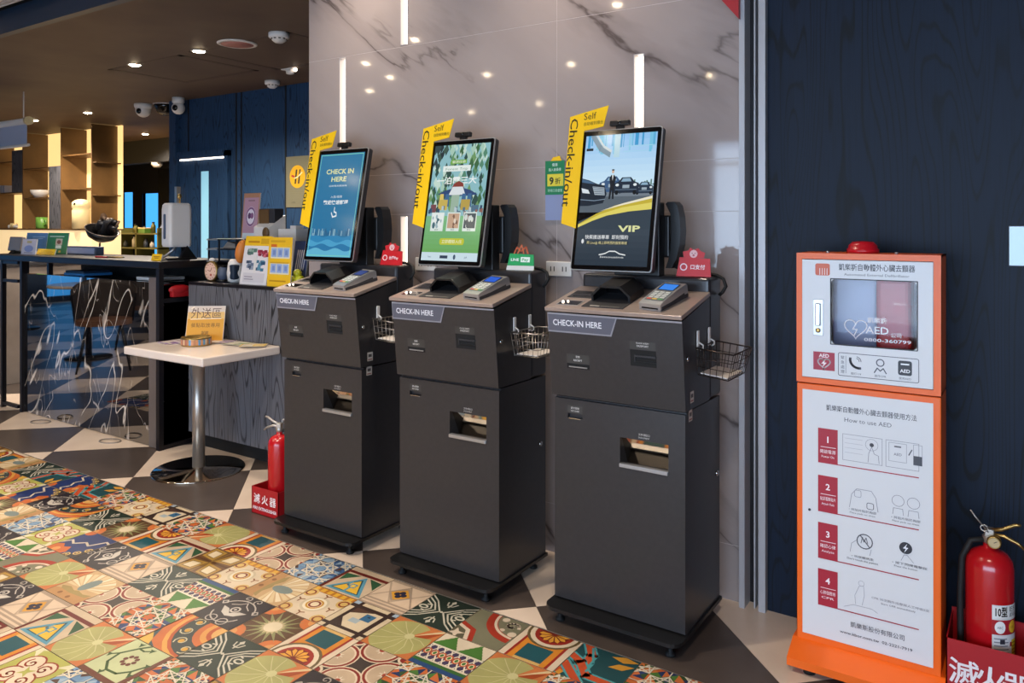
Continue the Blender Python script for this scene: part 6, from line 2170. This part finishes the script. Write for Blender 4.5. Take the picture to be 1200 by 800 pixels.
MB().box(-.09, .06, -.03, .03, -.012, 0, 'white_plastic', .004).lathe([(.04, -.012), (.035, -.05), (.02, -.056)], 'white_plastic', n=16).build('body', t)
MB().ball((.07, 0, -.02), .018, 'led_warm', 10, 8).build('bulb', t)
for px, py, kind, lb in ((168, 122, 0, 'white turret camera on the brown ceiling above the passage'), (209, 114.5, 1, 'white turret camera with black eye at the navy corner post')):
    c = ceil_obj(px, py)
    t = thing('security_camera', lb, 'camera', c)
    MB().lathe([(.10, 0), (.10, -.03), (.085, -.06)] if kind == 0 else [(.065, 0), (.065, -.05), (.05, -.07)], 'white_plastic', n=24).build('mount', t)
    r_ = .085 if kind == 0 else .07
    MB().ball((0, 0, -.07 if kind == 0 else -.115), r_, 'white_plastic', 20, 14).build('eyeball', t)
    MB().lathe([(.0001, .012), (.03, .01), (.034, 0)], 'black_gloss', n=16, X=Tm(.03, -r_ * .86, -.09 if kind == 0 else -.12, rx=PI / 2, rz=.3)).build('lens', t)
c = ceil_obj(194, 122)
t = thing('dome_mirror', 'dark half-dome mirror on the ceiling at the passage mouth', 'mirror', c)
MB().lathe([(.13, 0), (.125, -.04), (.09, -.10), (.04, -.13), (.0001, -.135)], 'black_gloss', n=26).build('dome', t)
MB().tube([(.132 * math.cos(q * PI / 12), .132 * math.sin(q * PI / 12), -.004) for q in range(24)], .008, 'alu', 6, closed=True).build('rim', t)
c = onz(184, 173, 2.38)
t = thing('smoke_detector', 'white smoke detector hanging in the passage under the dark beam', 'detector', (ony(184, 172, 7.47).x, 7.47, 2.379))
MB().lathe([(.09, 0), (.09, -.04), (.05, -.08), (.0001, -.085)], 'white_plastic', n=20).build('housing', t)

# ------------------------------------------------------------------ lounge furniture across the lobby (seen in the polished marble)
mat('chair_shell', '#3a302a', 0.45)
mat('seat_tan', '#6e4a34', 0.5)


def chair(x, y, rz, label):
    t = thing('lounge_chair', label, 'chair', (x, y, 0), rz)
    vs, fs = [], []
    n, m_ = 14, 7
    for lay in (0, .018):
        for j in range(m_ + 1):
            f = j / m_
            for i in range(n + 1):
                a = math.radians(-100 + 200 * i / n)
                r_ = .25 + .03 * f - lay
                h = .44 + (.40 * f) * (1 - .35 * (abs(i - n / 2) / (n / 2)) ** 2)
                vs.append((r_ * math.sin(a), r_ * .9 * math.cos(a), h))
    k = (n + 1) * (m_ + 1)
    for j in range(m_):
        for i in range(n):
            q = j * (n + 1) + i
            fs.append((q, q + 1, q + n + 2, q + n + 1))
            fs.append((k + q, k + q + n + 1, k + q + n + 2, k + q + 1))
    for i in range(n):
        q = m_ * (n + 1) + i
        fs.append((q, q + 1, k + q + 1, k + q)); fs.append((i, k + i, k + i + 1, i + 1))
    MB().add(vs, fs, 'chair_shell', True).build('backrest', t)
    MB().prism([(.24 * math.cos(q * PI / 10), .23 * math.sin(q * PI / 10)) for q in range(20)], .42, .47, 'seat_tan', 'z').build('seat', t)
    for sx in (-1, 1):
        for sy in (-1, 1):
            MB().tube([(sx * .14, sy * .13, .42), (sx * .22, sy * .21, 0)], [.012, .009], 'black_steel', 8).build('leg', t)
    return t


chair(-7.25, 1.5, math.radians(120), 'brown shell chair standing by the round lounge table, reflected in the counter')
chair(-8.3, .55, math.radians(-60), 'brown shell chair on the window side of the round lounge table')
chair(-10.2, 1.3, math.radians(60), 'brown shell chair standing by itself near the blue windows')


def ltable(x, y, label):
    t = thing('lounge_table', label, 'table', (x, y, 0))
    MB().lathe([(.36, .72), (.37, .725), (.37, .745), (.36, .75)], 'white_laminate', n=32).build('table_top', t)
    MB().tube([(0, 0, .02), (0, 0, .72)], .03, 'black_steel', 14).build('column', t)
    MB().lathe([(.22, 0), (.22, .012), (.03, .025)], 'black_steel', n=28).build('base', t)


ltable(-8.0, 1.25, 'round white lounge table between two brown chairs')
ltable(-10.9, .6, 'round white lounge table close to the blue windows')
